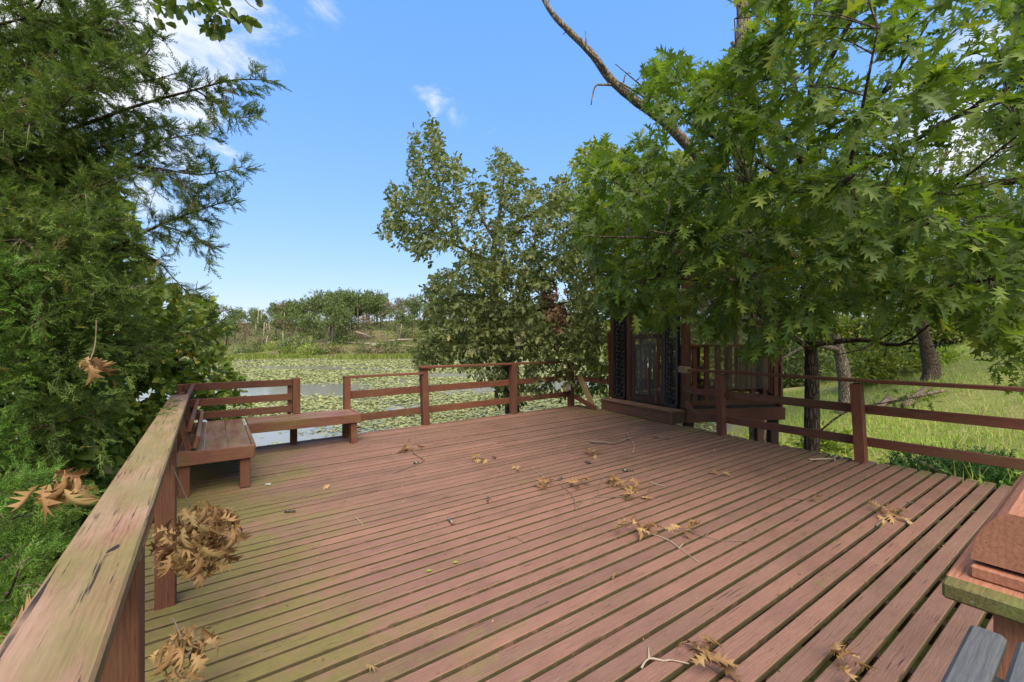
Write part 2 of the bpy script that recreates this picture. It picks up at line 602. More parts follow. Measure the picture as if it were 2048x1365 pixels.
g = G('pond_water')
pos = g.n('ShaderNodeNewGeometry').outputs['Position']
w = g.noise(pos, 1.4, 3, .5)
g.finish(g.n('ShaderNodeBsdfPrincipled', {'Base Color': C4((.205, .200, .165)), 'Roughness': .12, 'IOR': 1.33, 'Specular IOR Level': .32,
                                          'Normal': g.bump(w, .05, .03)}).outputs[0])
M_WATER = g.m

g = G('insect_screen')
tr = g.n('ShaderNodeBsdfTransparent')
df = g.n('ShaderNodeBsdfPrincipled', {'Base Color': C4((.16, .15, .13)), 'Roughness': .6})
sn = g.noise(g.n('ShaderNodeTexCoord').outputs['Object'], 3.0, 5, .6)
g.finish(g.n('ShaderNodeMixShader', {0: g.rng(sn, .3, .7, .12, .34), 1: tr.outputs[0], 2: df.outputs[0]}).outputs[0])
M_SCREEN = g.m

# ------------------------------------------------------------------ terrain
SHORE = np.array([(-400, -60), (-60, -16), (-30, -6), (-13, 2), (-8, 7.5), (-4, 11), (2, 12.6), (7, 15), (11, 21), (15, 30), (26, 46), (60, 75), (110, 150), (420, 330)], float)
ZW = -2.5


def shore_dist(X, Y):
    P = np.stack([X, Y], -1)
    best = np.full(X.shape, 1e9)
    sign = np.ones(X.shape)
    for a, b in zip(SHORE[:-1], SHORE[1:]):
        ab = b - a
        t = np.clip(((P - a) @ ab) / (ab @ ab), 0, 1)
        q = a + t[..., None] * ab
        d = np.linalg.norm(P - q, axis=-1)
        cr = ab[0] * (P[..., 1] - a[1]) - ab[1] * (P[..., 0] - a[0])
        m = d < best
        best = np.where(m, d, best)
        sign = np.where(m, np.where(cr < 0, 1, -1), sign)
    return best * sign


def sstep(x, a, b):
    t = np.clip((x - a) / (b - a), 0, 1)
    return t * t * (3 - 2 * t)


def far_shore(X):
    return 128 + 9 * np.sin(X * .045 + .6) + 4 * np.sin(X * .13) - .10 * X


def height(X, Y):
    X, Y = np.asarray(X, float), np.asarray(Y, float)
    d = shore_dist(X, Y)
    land = np.where(d > 0, np.minimum(.17 * d, 1.0) + np.clip(d - 6, 0, 40) * .39, np.maximum(.10 * d, -1.4))
    land = np.where(land > 5, 5 + (land - 5) * .3, land)
    z = ZW + land
    # dug out below the deck
    u = .819 * X + .574 * Y
    v = -.574 * X + .819 * Y
    du = np.maximum(np.maximum(-.6 - u, u - 7.2), 0)
    dv = np.maximum(np.maximum(-4 - v, v - 7.4), 0)
    dd = np.hypot(du, dv)
    z = np.minimum(z, -.62 + .22 * np.maximum(dd - .4, 0))
    # far bank
    s = Y - far_shore(X)
    hill = 8.5 * sstep(s, 0, 42) + 9 * sstep(s, 30, 130) + .35 * sstep(s, -2, 4)
    wob = .25 * np.sin(X * .31 + 1) * np.sin(Y * .27) * sstep(s, 0, 10)
    z = np.where(d < 0, np.maximum(z, ZW - 1.4) + np.where(s > -14, 1.4 * sstep(s, -14, 0) + hill + wob, 0), z)
    bumps = .05 * np.sin(X * 1.3 + .4 * Y) + .04 * np.sin(Y * 1.9 - X * .7)
    return z + bumps * sstep(d, 0, 3)


gx = np.concatenate([np.arange(-600, -60, 30), np.arange(-60, -16, 4), np.arange(-16, 34, .8), np.arange(34, 120, 5), np.arange(120, 630, 30)])
gy = np.concatenate([np.arange(-120, -8, 14), np.arange(-8, 34, .8), np.arange(34, 110, 5), np.arange(110, 240, 5), np.arange(240, 900, 40)])
GX, GY = np.meshgrid(gx, gy)
GZ = height(GX, GY)
nx, ny = len(gx), len(gy)
ii = (np.arange(ny - 1)[:, None] * nx + np.arange(nx - 1)[None]).ravel()
put('ground', mesh_arrays('ground', np.stack([GX, GY, GZ], -1).reshape(-1, 3), np.stack([ii, ii + 1, ii + nx + 1, ii + nx], 1), smooth=True), M_GROUND, kind='structure')
mb = MB()
mb.add([(-600, -100, ZW), (600, -100, ZW), (600, 400, ZW), (-600, 400, ZW)], [(0, 1, 2, 3)])
mb.build('pond_water', M_WATER, kind='structure')

# ------------------------------------------------------------------ deck
rd = random.Random(11)
ZT = 0.0
deck = thing('wooden_deck', 'large red stained plank deck with green algae along its left side', 'deck', UV(3.2, 3.4, -.6))


def slope(v0):
    return -.022 + v0 / 7.2 * .082


PITCH = .1155
UL = -.42


def uright(v):
    return 6.88 + max(0.0, v - 3.0) * .105


v0 = -.50
bi = 0
while v0 < 7.16:
    gapw = rd.choice([.023, .025, .027, .030]) if v0 > 1.6 else rd.choice([.025, .027, .030])
    wd = PITCH - gapw + rd.uniform(-.002, .002)
    s = slope(v0)
    kk = 1 + .0114 * 3.6
    ue = uright(v0 + s * 7.3) + rd.uniform(-.012, .012)
    cuts = [UL + rd.uniform(-.008, .008), ue]
    if rd.random() < .42:
        cuts.insert(1, rd.choice([1.9, 2.7, 3.5, 4.3, 5.1]) + rd.uniform(-.02, .02))
    for j in range(len(cuts) - 1):
        a, b = cuts[j] + (.0015 if j else 0), cuts[j + 1] - (.0015 if j < len(cuts) - 2 else 0)
        zz = -.019 + rd.uniform(-.0035, .0025)
        p0 = UV(a, v0 + s * (a - UL), zz + rd.uniform(-.001, .001))
        p1 = UV(b, v0 + s * (b - UL), zz + rd.uniform(-.001, .001))
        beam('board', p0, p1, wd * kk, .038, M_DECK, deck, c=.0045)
    bi += 1
    v0 += PITCH
VBACK = v0 - PITCH + .05


def vback(u):
    return VBACK + slope(VBACK) * (u - UL)


for u in (-.3, .3, .9, 1.5, 2.1, 2.7, 3.3, 3.9, 4.5, 5.1, 5.7, 6.3, 6.8):
    beam('joist', UV(u, -.55, -.115), UV(u, vback(u) - .03, -.115), .038, .145, M_DARKWOOD, deck)
beam('fascia', UV(UL - .025, vback(UL) + .025, -.12), UV(7.33, vback(7.33) + .025, -.12), .036, .18, M_RAIL, deck)
beam('fascia', UV(UL - .03, -.55, -.12), UV(UL - .03, vback(UL), -.12), .036, .18, M_RAIL, deck)
beam('fascia', UV(6.84, -.55, -.125), UV(6.84, 3.1, -.125), .036, .16, M_RAIL, deck)
for u in (.0, 2.3, 4.6, 6.6):
    for v in (.3, 3.6, 6.9):
        beam('support_post', UV(u, v, -3.1), UV(u, v, -.19), .13, .13, M_DARKWOOD, deck, up=VX)

# ------------------------------------------------------------------ railings
# left: thick weathered handrail on posts
lr = thing('deck_railing', 'weathered mossy handrail running along the left edge of the deck', 'railing', UV(-.29, 2.5, 0))


def ul(v):
    return -.235 - .0125 * (v - 1.5)


beam('handrail', UV(ul(-.6), -.6, .96), UV(ul(5.5), 5.5, .96), .150, .042, M_CAP, lr, c=.006)
for v, pu in ((1.51, -.205), (3.15, -.228)):
    beam('post', UV(pu, v, -.9), UV(pu, v, .937), .095, .095, M_RAIL, lr, up=VX, c=.005)

# back railing
br = thing('deck_railing', 'three-rail brown railing along the back of the deck beside the pond', 'railing', UV(4.3, 7.4, 0))
BP = [at(853.5 + 2, 850.8), at(1028.5 + 1.5, 828), at(1145, 812)]
back_off = VX * .05
BP = [p + back_off for p in BP]
PS = UV(1.77, 7.21, 0)                                    # post that rises behind the bench
beam('post', PS + Vector((0, 0, -.5)), PS + Vector((-.0, 0, .937)), .10, .10, M_RAIL, br, up=VX)
for i, p in enumerate(BP):
    ln = (Vector((-.06, .0, 0)), Vector((-.01, 0, 0)), Vector((-.01, 0, 0)))[i]
    beam('post', p + Vector((0, 0, -.5)), p + ln + Vector((0, 0, 1.045)), .125, .125, M_RAIL, br, up=VX)


def lerp(a, b, t):
    return a + (b - a) * t


Z3 = Vector((0, 0, 1))
dback = (BP[2] - BP[0]).normalized()
beam('rail_cap', BP[0] - dback * .14 + Z3 * 1.068, BP[2] + dback * .09 + Z3 * 1.068, .15, .042, M_RAIL, br)
beam('rail_cap', PS + Z3 * .957 - UX * .05, BP[0] + Z3 * .957 - UX * .075, .10, .038, M_RAIL, br)
outv = VX * .085
for z in (.655, .265):
    beam('rail', PS + outv * .75 + Z3 * z - UX * .03, BP[0] + outv + Z3 * z, .038, .125, M_RAIL, br)
    beam('rail', BP[0] + outv + Z3 * z + dback * .004, BP[1] + outv + Z3 * (z + .01), .038, .125, M_RAIL, br)
    beam('rail', BP[1] + outv + Z3 * (z + .01) + dback * .004, BP[2] + outv * .8 + Z3 * (z + .015), .038, .115, M_RAIL, br)
gate_end = pd(1219, 764, 10.15)
beam('rail', BP[2] + Vector((.09, .02, .67)), gate_end, .038, .115, M_RAIL, br)
# broken-off timber in the corner
a, b = pd(1150, 793, 10.15), at(1191, 818, .03)
beam('fallen_rail', a, b, .04, .11, M_RAIL, None, label='broken red rail sagging from the corner post to the deck beside the gazebo step', cat='board')
a, b = pd(1158, 752, 10.1), at(1187, 815, .04)
beam('loose_board', a, b, .035, .15, M_RAW, None, up=(.6, -.8, 0), label='unpainted yellowish board leaning in the corner between railing and gazebo step', cat='board')

# cream lamp on the corner post
lp = thing('post_lamp', 'small cream lamp fixed to the corner post of the back railing', 'lamp', pd(1133, 775, 10.2))
c0 = pd(1132, 774, 10.22)
mb = MB()
pr = [(.075 * math.cos(2 * math.pi * k / 14), .075 * math.sin(2 * math.pi * k / 14)) for k in range(14)]
rings = [(-.11, .8), (-.085, 1.0), (.07, 1.0), (.10, .85), (.118, .5)]
vs = [Vector((c0.x + x * s, c0.y + y * s, c0.z + h)) for h, s in rings for x, y in pr]
mb.add(vs, [(i * 14 + k, i * 14 + (k + 1) % 14, (i + 1) * 14 + (k + 1) % 14, (i + 1) * 14 + k) for i in range(4) for k in range(14)]
       + [tuple(range(13, -1, -1)), tuple(56 + k for k in range(14))])
mb.build('lamp_globe', M_CREAM, lp, smooth=True)
mb = MB()
mb.box(c0 + Vector((.085, .01, .0)), .05, .09, .15)
mb.build('bracket', M_WHITE, lp)

# right railing
rr = thing('deck_railing', 'three-rail brown railing along the right edge of the deck beside the grass', 'railing', UV(6.75, 2.2, 0))
RP = [at(1443, 871) + UX * .05, at(1726, 925) + UX * .05, UV(6.77, -.25)]
for i, p in enumerate(RP):
    ln = (Vector((-.06, 0, 0)), Vector((-.10, 0, 0)), Vector())[i]
    beam('post', p + Vector((0, 0, -.6)), p + ln + Z3 * .995, .125, .11, M_RAIL, rr, up=VX)
end = UV(6.92, 4.38)
beam('rail_cap', UV(6.80, -.7, 1.035), RP[1] + Vector((-.1, 0, 1.035)) , .15, .042, M_RAIL, rr)
beam('rail_cap', RP[1] + Vector((-.103, .005, 1.035)), end + Z3 * 1.035, .15, .042, M_RAIL, rr)
for z in (.66, .245):
    o1 = UX * .075
    beam('rail', UV(6.84, -.7, z + .01), RP[1] + o1 + Z3 * z, .038, .115, M_RAIL, rr)
    beam('rail', RP[1] + o1 + Z3 * z + VX * .004, RP[0] + o1 + Z3 * z, .038, .115, M_RAIL, rr)
    beam('rail', RP[0] + o1 + Z3 * z + VX * .004, UV(6.98, 4.30, z + .0), .038, .105, M_RAIL, rr)
beam('rail_stub', UV(6.995, 4.31, .66), UV(7.12, 4.62, .68), .04, .125, M_RAIL, rr)
beam('rail_stub', UV(6.995, 4.31, .235), UV(7.08, 4.56, .42), .04, .105, M_RAIL, rr)
beam('cap_block', UV(6.86, 4.36, 1.03), UV(7.0, 4.60, 1.035), .11, .11, M_RAW, rr)

# ------------------------------------------------------------------ corner bench
bn = thing('corner_bench', 'L-shaped red wooden bench with slatted backrests in the deck corner', 'bench', UV(.2, 6.6, 0))
SZ = .44
# left arm: boards run away from the camera
ub = [-.285, -.080, .125]
for k, u in enumerate(ub):
    beam('seat_board', UV(u + .095, 5.225, SZ - .019), UV(u + .095, 7.14, SZ - .019), .2005, .038, M_BENCH, bn)
beam('apron', UV(-.30, 5.205, SZ - .063), UV(.345, 5.205, SZ - .063), .036, .130, M_BENCH, bn)
beam('apron', UV(.342, 5.226, SZ - .063), UV(.342, 6.56, SZ - .063), .036, .130, M_BENCH, bn)
# back arm: boards run along the back edge
for k in range(3):
    v = 6.60 + k * .198
    beam('seat_board', UV(.366, v + .092, SZ - .020), UV(1.80, v + .092 + .02, SZ - .020), .1935, .038, M_BENCH, bn)
beam('apron', UV(.364, 6.580, SZ - .062), UV(1.82, 6.595, SZ - .062), .036, .130, M_BENCH, bn)
beam('apron', UV(1.822, 6.618, SZ - .060), UV(1.825, 7.18, SZ - .060), .036, .126, M_BENCH, bn)
for (u, v) in ((-.24, 5.275), (.265, 5.275), (.27, 6.50), (1.73, 6.66), (1.73, 7.12), (.98, 7.13), (-.24, 6.6)):
    beam('leg', UV(u, v, 0.001), UV(u, v, SZ - .039), .09, .09, M_RAIL, bn, up=VX)
for z0 in (.52, .70, .915):
    beam('backrest_board', UV(-.33, 7.165, z0), UV(.965, 7.175, z0), .038, .098, M_RAIL, bn)
beam('backrest_post', UV(1.02, 7.185, .442), UV(1.02, 7.19, .978), .105, .12, M_RAIL, bn, up=VX)
beam('backrest_post', UV(.935, 7.215, .30), UV(.935, 7.215, .93), .05, .04, M_RAIL, bn, up=VX)
beam('backrest_post', UV(-.36, 7.23, -.4), UV(-.36, 7.23, .955), .10, .10, M_RAIL, bn, up=VX)
for z0, du in ((.53, .0), (.70, -.045), (.905, -.095)):
    beam('backrest_board', UV(-.145 + du, 5.22, z0), UV(-.145 + du, 7.12, z0), .038, .13, M_BENCH if z0 < .6 else M_RAIL, bn, roll=R(14))
for v in (5.34, 6.3):
    beam('backrest_post', UV(-.205, v, .442), UV(-.31, v, .93), .06, .09, M_RAIL, bn, up=VX)

# ------------------------------------------------------------------ near railing at the right
nr = thing('stair_handrail', 'orange stained handrail with rounded top and mossy flat board end in lower right corner', 'handrail', UV(1.6, .14, 0))
u0 = 1.43
beam('flat_board', UV(u0 + .05, .145, .912), UV(4.2, .145, .912), .20, .040, M_NEWEL, nr)
beam('board_end', UV(u0, .145, .9115), UV(u0 + .049, .145, .9115), .198, .041, M_MOSSEND, nr, c=.006)
beam('filler_strip', UV(u0 + .075, .13, .948), UV(4.2, .13, .948), .155, .030, M_NEWEL, nr)
mb = MB()
prof = [(-.077, 0), (.077, 0), (.077, .014), (.068, .052), (.054, .088), (.036, .116), (.018, .130), (-.018, .130), (-.036, .116), (-.054, .088), (-.068, .052), (-.077, .014)]
Lr = 4.2 - (u0 + .085)
mb.prism(prof, -Lr / 2, Lr / 2, lambda a, b, h: (h, a, b))
Mh = frame(UV(u0 + .085, .13, .974), UV(4.2, .13, .974))
put('rounded_rail', mb.mesh('rounded_rail'), M_NEWEL, nr, Mh)
beam('post', UV(u0 + .125, .12, -.0), UV(u0 + .125, .12, .890), .10, .10, M_NEWEL, nr, up=VX)
beam('post', UV(4.1, .12, .0), UV(4.1, .12, .890), .10, .10, M_NEWEL, nr, up=VX)
gl = thing('grey_ledge', 'grey painted planks in the extreme lower right corner below the orange handrail', 'ledge', UV(.9, .1, 0))
for k, v in enumerate((.157, .092, .027, -.038)):
    beam('plank', UV(.35, v, .885), UV(1.335 + .004 * k, v, .885), .052, .03, M_GREY, gl, c=.007)
beam('post', UV(1.18, .06, 0), UV(1.18, .06, .868), .08, .2, M_GREY, gl, up=VX)


# ------------------------------------------------------------------ gazebo
FZ = .25
GA, GB, GC, GD, GE = [Vector(p) for p in ((2.34, 9.95, 0), (3.33, 8.10, 0), (5.38, 8.45, 0), (6.15, 10.35, 0), (4.25, 11.75, 0))]
GCEN = (GA + GB + GC + GD + GE) / 5
gz = thing('gazebo', 'dark red screened gazebo with black ornate iron columns behind the oak', 'gazebo', GCEN)
# floor
mb = MB()
pts = [GA, GB, GC, GD, GE]
mb.add([p + Z3 * (FZ - .05) for p in pts] + [p + Z3 * FZ for p in pts],
       [(4, 3, 2, 1, 0), (5, 6, 7, 8, 9)] + [(i, (i + 1) % 5, 5 + (i + 1) % 5, 5 + i) for i in range(5)])
mb.build('floor', M_DARKWOOD, gz)


def away(p, d):
    """push a plan point out from the gazebo centre"""
    return p + (p - GCEN).normalized() * d


edges = [(GB, GC), (GC, GD), (GD, GE), (GE, GA), (GA, GB)]
for a, b in edges:
    a2, b2 = away(a, .03), away(b, .03)
    beam('fascia', a2 + Z3 * .115, b2 + Z3 * .115, .04, .235, M_GAZ, gz)
for p in (GB, GC, GD, GE, GA):
    q = away(p, -.18)
    zb = float(height(q.x, q.y))
    beam('support_post', Vector((q.x, q.y, zb - .3)), Vector((q.x, q.y, -.01)), .16, .16, M_DARKWOOD, gz, up=(1, 0, 0))
TOP = 3.12
for p in (GB, GC, GD, GE, GA):
    q = away(p, -.06)
    beam('post', q + Z3 * FZ, q + Z3 * TOP, .11, .11, M_GAZ, gz, up=(p - GCEN))
for a, b in edges:
    beam('top_plate', a + Z3 * (TOP + .06), b + Z3 * (TOP + .06), .12, .12, M_GAZ, gz)
    if a is GA:
        continue
    d = (b - a).normalized()
    L = (b - a).length
    beam('balustrade_rail', a + d * .06 + Z3 * 1.46, b - d * .06 + Z3 * 1.46, .09, .045, M_GAZ, gz)
    beam('balustrade_rail', a + d * .06 + Z3 * .36, b - d * .06 + Z3 * .36, .04, .09, M_GAZ, gz)
    n = int((L - .2) / .215)
    for k in range(n):
        q = a + d * (.16 + (L - .32) * k / max(1, n - 1))
        beam('baluster', q + Z3 * .405, q + Z3 * 1.437, .095, .036, M_GAZ, gz, up=Vector((-d.y, d.x, 0)))
    nin = Vector((-d.y, d.x, 0))
    if nin.dot(GCEN - a) < 0:
        nin = -nin
    mb = MB()
    mb.box((0, 0, 0), L - .14, .004, 1.62)
    put('screen', mb.mesh('screen'), M_SCREEN, gz, Matrix.Translation(Vector((0, 0, 2.30)) + (a + b) / 2 + nin * .02) @ Matrix.Rotation(math.atan2(d.y, d.x), 4, 'Z'))
    mid = (a + b) / 2
    beam('mullion', mid + Z3 * 1.485, mid + Z3 * TOP, .05, .05, M_GAZ, gz, up=d)
# torn sheet of netting sagging over the right wall
mb = MB()
a, b = GB + Z3 * 0, GC + Z3 * 0
n = 12
for i in range(n + 1):
    s = i / n
    p = lerp(a, b, .22 + .62 * s) + Vector((-.04, -.09, 0))
    top = 1.50 + .42 * (1 - abs(2 * s - .95)) * (1 + .1 * math.sin(i * 2.1))
    mb.v += [tuple(p + Z3 * .62), tuple(p + Vector((.03 * math.sin(i), -.03, top)))]
mb.f = [(2 * i, 2 * i + 2, 2 * i + 3, 2 * i + 1) for i in range(n)]
mb.build('torn_netting', M_SCREEN, gz)
# roof
mb = MB()
ev = [away(p, .22) + Z3 * (TOP + .13) for p in (GA, GB, GC, GD, GE)]
apex = Vector((GCEN.x, GCEN.y, TOP + .95))
mb.add(ev + [p - Z3 * .05 for p in ev] + [apex, apex - Z3 * .09],
       [(i, (i + 1) % 5, 10) for i in range(5)] + [((i + 1) % 5 + 5, i + 5, 11) for i in range(5)] + [(i + 5, (i + 1) % 5 + 5, (i + 1) % 5, i) for i in range(5)])
mb.build('roof', M_ROOF, gz)
for i in range(5):
    a, b = ev[i], ev[(i + 1) % 5]
    beam('eave_board', away(a, .03) - Z3 * .03, away(b, .03) - Z3 * .03, .025, .13, M_GAZ, gz)

# entrance: ornate iron panels either side of a screen door
dAB = (GB - GA).normalized()
nAB = Vector((dAB.y, -dAB.x, 0))
if nAB.dot(GCEN - GA) > 0:
    nAB = -nAB                                            # towards the deck
LAB = (GB - GA).length


def front(s, off=0.0, z=0.0):
    return GA + dAB * (LAB * s) + nAB * off + Z3 * z


def ornate(s, width, solid):
    c = front(s, .03)
    col = None
    mb = MB()
    for k in (-1, 1):
        q = c + dAB * (k * width / 2)
        M = Matrix.Rotation(math.atan2(dAB.y, dAB.x), 3, 'Z')
        mb.box(q + Z3 * (FZ + (TOP - FZ) / 2 + .03), .045, .08, TOP - FZ - .06, M)
    for z in (FZ + .03, TOP - .04):
        mb.box(c + Z3 * z, width, .08, .06, M)
    if solid:
        mb.box(c - nAB * .05 + Z3 * (FZ + 1.43), width - .03, .012, 2.8, M)
    col = mb.build('iron_column', M_IRON, gz)
    sc = MB()
    w = width / 2 - .03
    rows = int((TOP - FZ - .12) / .098)
    for i in range(rows):
        z = FZ + .11 + i * .098
        for k in (-1, 1):
            sg = k * (1 if i % 2 else -1)
            cen = c + dAB * (k * w * .5) + Z3 * (z + (.03 if k > 0 else 0))
            P = []
            for t in range(13):
                a = sg * t / 12 * 3.1 * math.pi + (0 if i % 2 else math.pi)
                r = w * .62 * (1 - .8 * t / 12)
                P.append(cen + dAB * (r * math.cos(a)) + Z3 * (r * math.sin(a)) + nAB * (.02 * math.sin(t * .9) + .02))
            sc.tube(P, [.013 * (1 - .35 * t / 12) for t in range(13)], 4)
            sc.tube([cen + nAB * .02 - Z3 * .05 - dAB * (k * .02), cen + nAB * .045, cen + nAB * .02 + Z3 * .05 + dAB * (k * .03)], [.004, .02, .004], 4)
    sc.build('scrollwork', M_IRON, col, smooth=True)


ornate(.150, .32, True)
ornate(.840, .31, False)
for s, w in ((.015, .06), (.268, .085), (.725, .05), (.965, .07)):
    beam('door_post', front(s, -.01, FZ), front(s, -.01, TOP), w, .09, M_GAZ, gz, up=nAB)
beam('door_post', front(-.02, -.06, FZ), front(-.035, -.06, 1.75), .04, .22, M_GAZ, gz, up=nAB)
door = beam('screen_door', front(.335, .01, FZ + .02), front(.335, .01, 2.5), .07, .035, M_DARKWOOD, gz, up=nAB)
for s0, s1, z, h in ((.355, .70, 1.66, .10), (.355, .70, 2.46, .09), (.355, .70, FZ + .07, .12)):
    beam('door_rail', front(s0, .01, z), front(s1, .01, z), .035, h, M_DARKWOOD, door)
beam('door_rail', front(.55, .012, FZ + .13), front(.545, .012, 1.0), .035, .035, M_GAZ, door, up=nAB)
beam('door_brace', front(.655, .05, FZ + .01), front(.70, .05, 2.0), .05, .03, M_GAZ, door, up=nAB)
mb = MB()
mb.box((0, 0, 0), LAB * .37, .004, 2.1)
put('door_screen', mb.mesh('door_screen'), M_SCREEN, door, Matrix.Translation(front(.525, -.005, FZ + 1.2)) @ Matrix.Rotation(math.atan2(dAB.y, dAB.x), 4, 'Z'))

# step up to the gazebo
st = thing('gazebo_step', 'low red boxed step with short cross boards in front of the gazebo door', 'step', front(.5, .3, 0))
S0, S1 = Vector((2.06, 9.74, 0)), Vector((2.965, 7.88, 0))
dS = (S1 - S0).normalized()
nS = Vector((-dS.y, dS.x, 0))
if nS.dot(GCEN - S0) < 0:
    nS = -nS
beam('riser', S0 + Z3 * .105, S1 + Z3 * .105, .038, .20, M_BENCH, st)
beam('riser', S1 + nS * .022 + Z3 * .105 - dS * .02, S1 + nS * .33 + Z3 * .105 - dS * .02, .038, .20, M_DARKWOOD, st)
beam('riser', S0 + nS * .022 + Z3 * .105 + dS * .02, S0 + nS * .33 + Z3 * .105 + dS * .02, .038, .20, M_BENCH, st)
LS = (S1 - S0).length
nb = 15
for k in range(nb):
    q = S0 + dS * (LS * (k + .5) / nb)
    jz = rd.uniform(-.003, .003)
    beam('tread_board', q - nS * (.03 + rd.uniform(0, .012)) + Z3 * (.225 + jz), q + nS * .33 + Z3 * (.225 + jz), LS / nb - .012, .036, M_BENCH, st)

# table inside
tb = thing('gazebo_table', 'brown round table standing inside the gazebo', 'table', GCEN + Vector((-.35, .2, FZ)))
tcn = GCEN + Vector((-.35, .2, 0))
mb = MB()
pr = [(.55 * math.cos(2 * math.pi * k / 20), .55 * math.sin(2 * math.pi * k / 20)) for k in range(20)]
mb.prism(pr, .93, .985, lambda a, b, h: Vector((tcn.x + a, tcn.y + b, h)))
mb.build('table_top', M_GAZ, tb)
beam('pedestal', tcn + Z3 * FZ, tcn + Z3 * .93, .18, .18, M_DARKWOOD, tb, up=(1, 0, 0))
for k in range(3):
    a = k * 2.094 + .4
    q = tcn + Vector((math.cos(a) * .82, math.sin(a) * .82, 0))
    sb = thing('stool', ('low dark stool left of the gazebo table', 'low dark stool behind the gazebo table', 'low dark stool right of the gazebo table')[k], 'stool', q + Z3 * FZ)
    beam('seat', q + Vector((-.17, 0, .62)), q + Vector((.17, 0, .62)), .3, .045, M_GAZ, sb)
    for ex in (-.13, .13):
        for ey in (-.1, .1):
            beam('leg', q + Vector((ex, ey, FZ)), q + Vector((ex * .9, ey * .9, .598)), .035, .035, M_DARKWOOD, sb, up=(1, 0, 0))

# ------------------------------------------------------------------ foliage tools
def oak_leaf_tpl(fold=.25, curl=.35, lobes=3, jit=0.0, seed=0, petiole=True, twist=0.0):
    r = random.Random(seed)
    Sx = [.08, .26, .45, .63, .81]
    Sw = [.022, .045, .055, .055, .04]
    Tx = [.23, .47, .70, .90]
    Tw = [.14, .285, .32, .19]
    V = [(0, 0)] if False else []
    mids = [(x, 0.0) for x in Sx]
    V = list(mids)
    T = []
    apex = len(V)
    V.append((1.0, 0.0))
    for sd in (-1, 1):
        si = len(V)
        V += [(x + r.uniform(-jit, jit), sd * w) for x, w in zip(Sx, Sw)]
        ti = len(V)
        V += [(x + r.uniform(-jit, jit), sd * w * (1 + r.uniform(-jit, jit) * 3)) for x, w in zip(Tx, Tw)]
        for k in range(4):
            q = [(si + k, ti + k, si + k + 1), (k, si + k, si + k + 1), (k, si + k + 1, k + 1)]
            T += q if sd < 0 else [(a, c, b) for a, b, c in q]
        T.append((4, si + 4, apex) if sd < 0 else (4, apex, si + 4))
    if petiole:
        b = len(V)
        V += [(-.28, -.008), (-.28, .008)]
        T.append((b, b + 1, 0))
    out = []
    for x, y in V:
        z = fold * abs(y) * 1.3 - curl * x * x
        if twist:
            a = twist * x
            y, z = y * math.cos(a) - z * math.sin(a), y * math.sin(a) + z * math.cos(a)
        if curl > .6:                                     # strongly rolled dead leaf
            a = curl * 1.5 * x
            rr_ = 1 / (curl * 1.5)
            x, z = rr_ * math.sin(a), z + curl * x * x - rr_ * (1 - math.cos(a))
        out.append((x, y, z))
    return np.array(out), np.array(T)


def kite_tpl(w=.45, fold=.25, curl=.3, px=.42):
    V = np.array([(0, 0, 0), (px, -w / 2, fold * w / 2 - curl * px ** 2), (px, w / 2, fold * w / 2 - curl * px ** 2), (1, 0, -curl), (px, 0, -curl * px ** 2)])
    return V, np.array([(0, 1, 4), (1, 3, 4), (4, 3, 2), (0, 4, 2)])


def lobed_small_tpl():
    V = np.array([(0, 0, 0), (.35, -.28, .06), (.42, -.09, -.03), (.72, -.26, .0), (1, 0, -.3), (.72, .26, .0), (.42, .09, -.03), (.35, .28, .06)])
    return V, np.array([(0, 1, 2), (2, 3, 4), (4, 5, 6), (6, 7, 0), (0, 2, 6), (2, 4, 6)])


def heart_tpl():
    V = np.array([(0, 0, 0), (-.1, -.25, .08), (.15, -.46, .12), (.55, -.36, .02), (1, 0, -.25), (.55, .36, .02), (.15, .46, .12), (-.1, .25, .08), (.45, 0, -.04)])
    return V, np.array([(0, 1, 2), (0, 2, 8), (2, 3, 8), (3, 4, 8), (8, 4, 5), (8, 5, 6), (0, 8, 6), (0, 6, 7)])


def cedar_tpl(seed=0, nb=8, w=.03):
    """a flat feathery spray, x along, unit length"""
    r = random.Random(seed)
    V, T = [], []

    def rib(a, b, wd):
        a, b = np.array(a), np.array(b)
        d = b - a
        s = np.cross(d, (0, 0, 1))
        s = s / (np.linalg.norm(s) + 1e-9) * wd / 2
        s = s + np.array((0, 0, r.uniform(-.6, .6) * wd))
        i = len(V)
        V.extend([a - s, a + s, b])
        T.append((i, i + 1, i + 2))

    rib((0, 0, 0), (1, 0, -.06), w * 1.3)
    for k in range(nb):
        x = .06 + .82 * k / (nb - 1)
        for sd in (-1, 1):
            L = (.34 - .22 * x) * r.uniform(.75, 1.25)
            a = R(r.uniform(32, 52))
            zt = r.uniform(-.14, .12)
            e = (x + L * math.cos(a), sd * L * math.sin(a), zt * L / .3)
            rib((x, 0, -.06 * x), e, w * 1.5)
            m = tuple((np.array((x, 0, -.06 * x)) * .5 + np.array(e) * .5))
            rib(m, (m[0] + L * .5, m[1] + sd * L * .1, m[2] + r.uniform(-.06, .06)), w * 1.2)
    return np.array(V), np.array(T)


def frames(d, up, rng=None):
    x = nrm(d)
    z = up - x * (up * x).sum(-1, keepdims=True)
    z = nrm(z)
    y = np.cross(z, x)
    return np.stack([x, y, z], -1)                        # columns


def scatter(tpl, P, Rm, S, rnd):
    V, T = tpl
    W_ = np.einsum('nij,vj->nvi', Rm, V) * S[:, None, None] + P[:, None, :]
    n, k = len(P), len(V)
    TT = (T[None] + (np.arange(n) * k)[:, None, None]).reshape(-1, 3)
    return W_.reshape(-1, 3), TT, np.repeat(rnd, k)


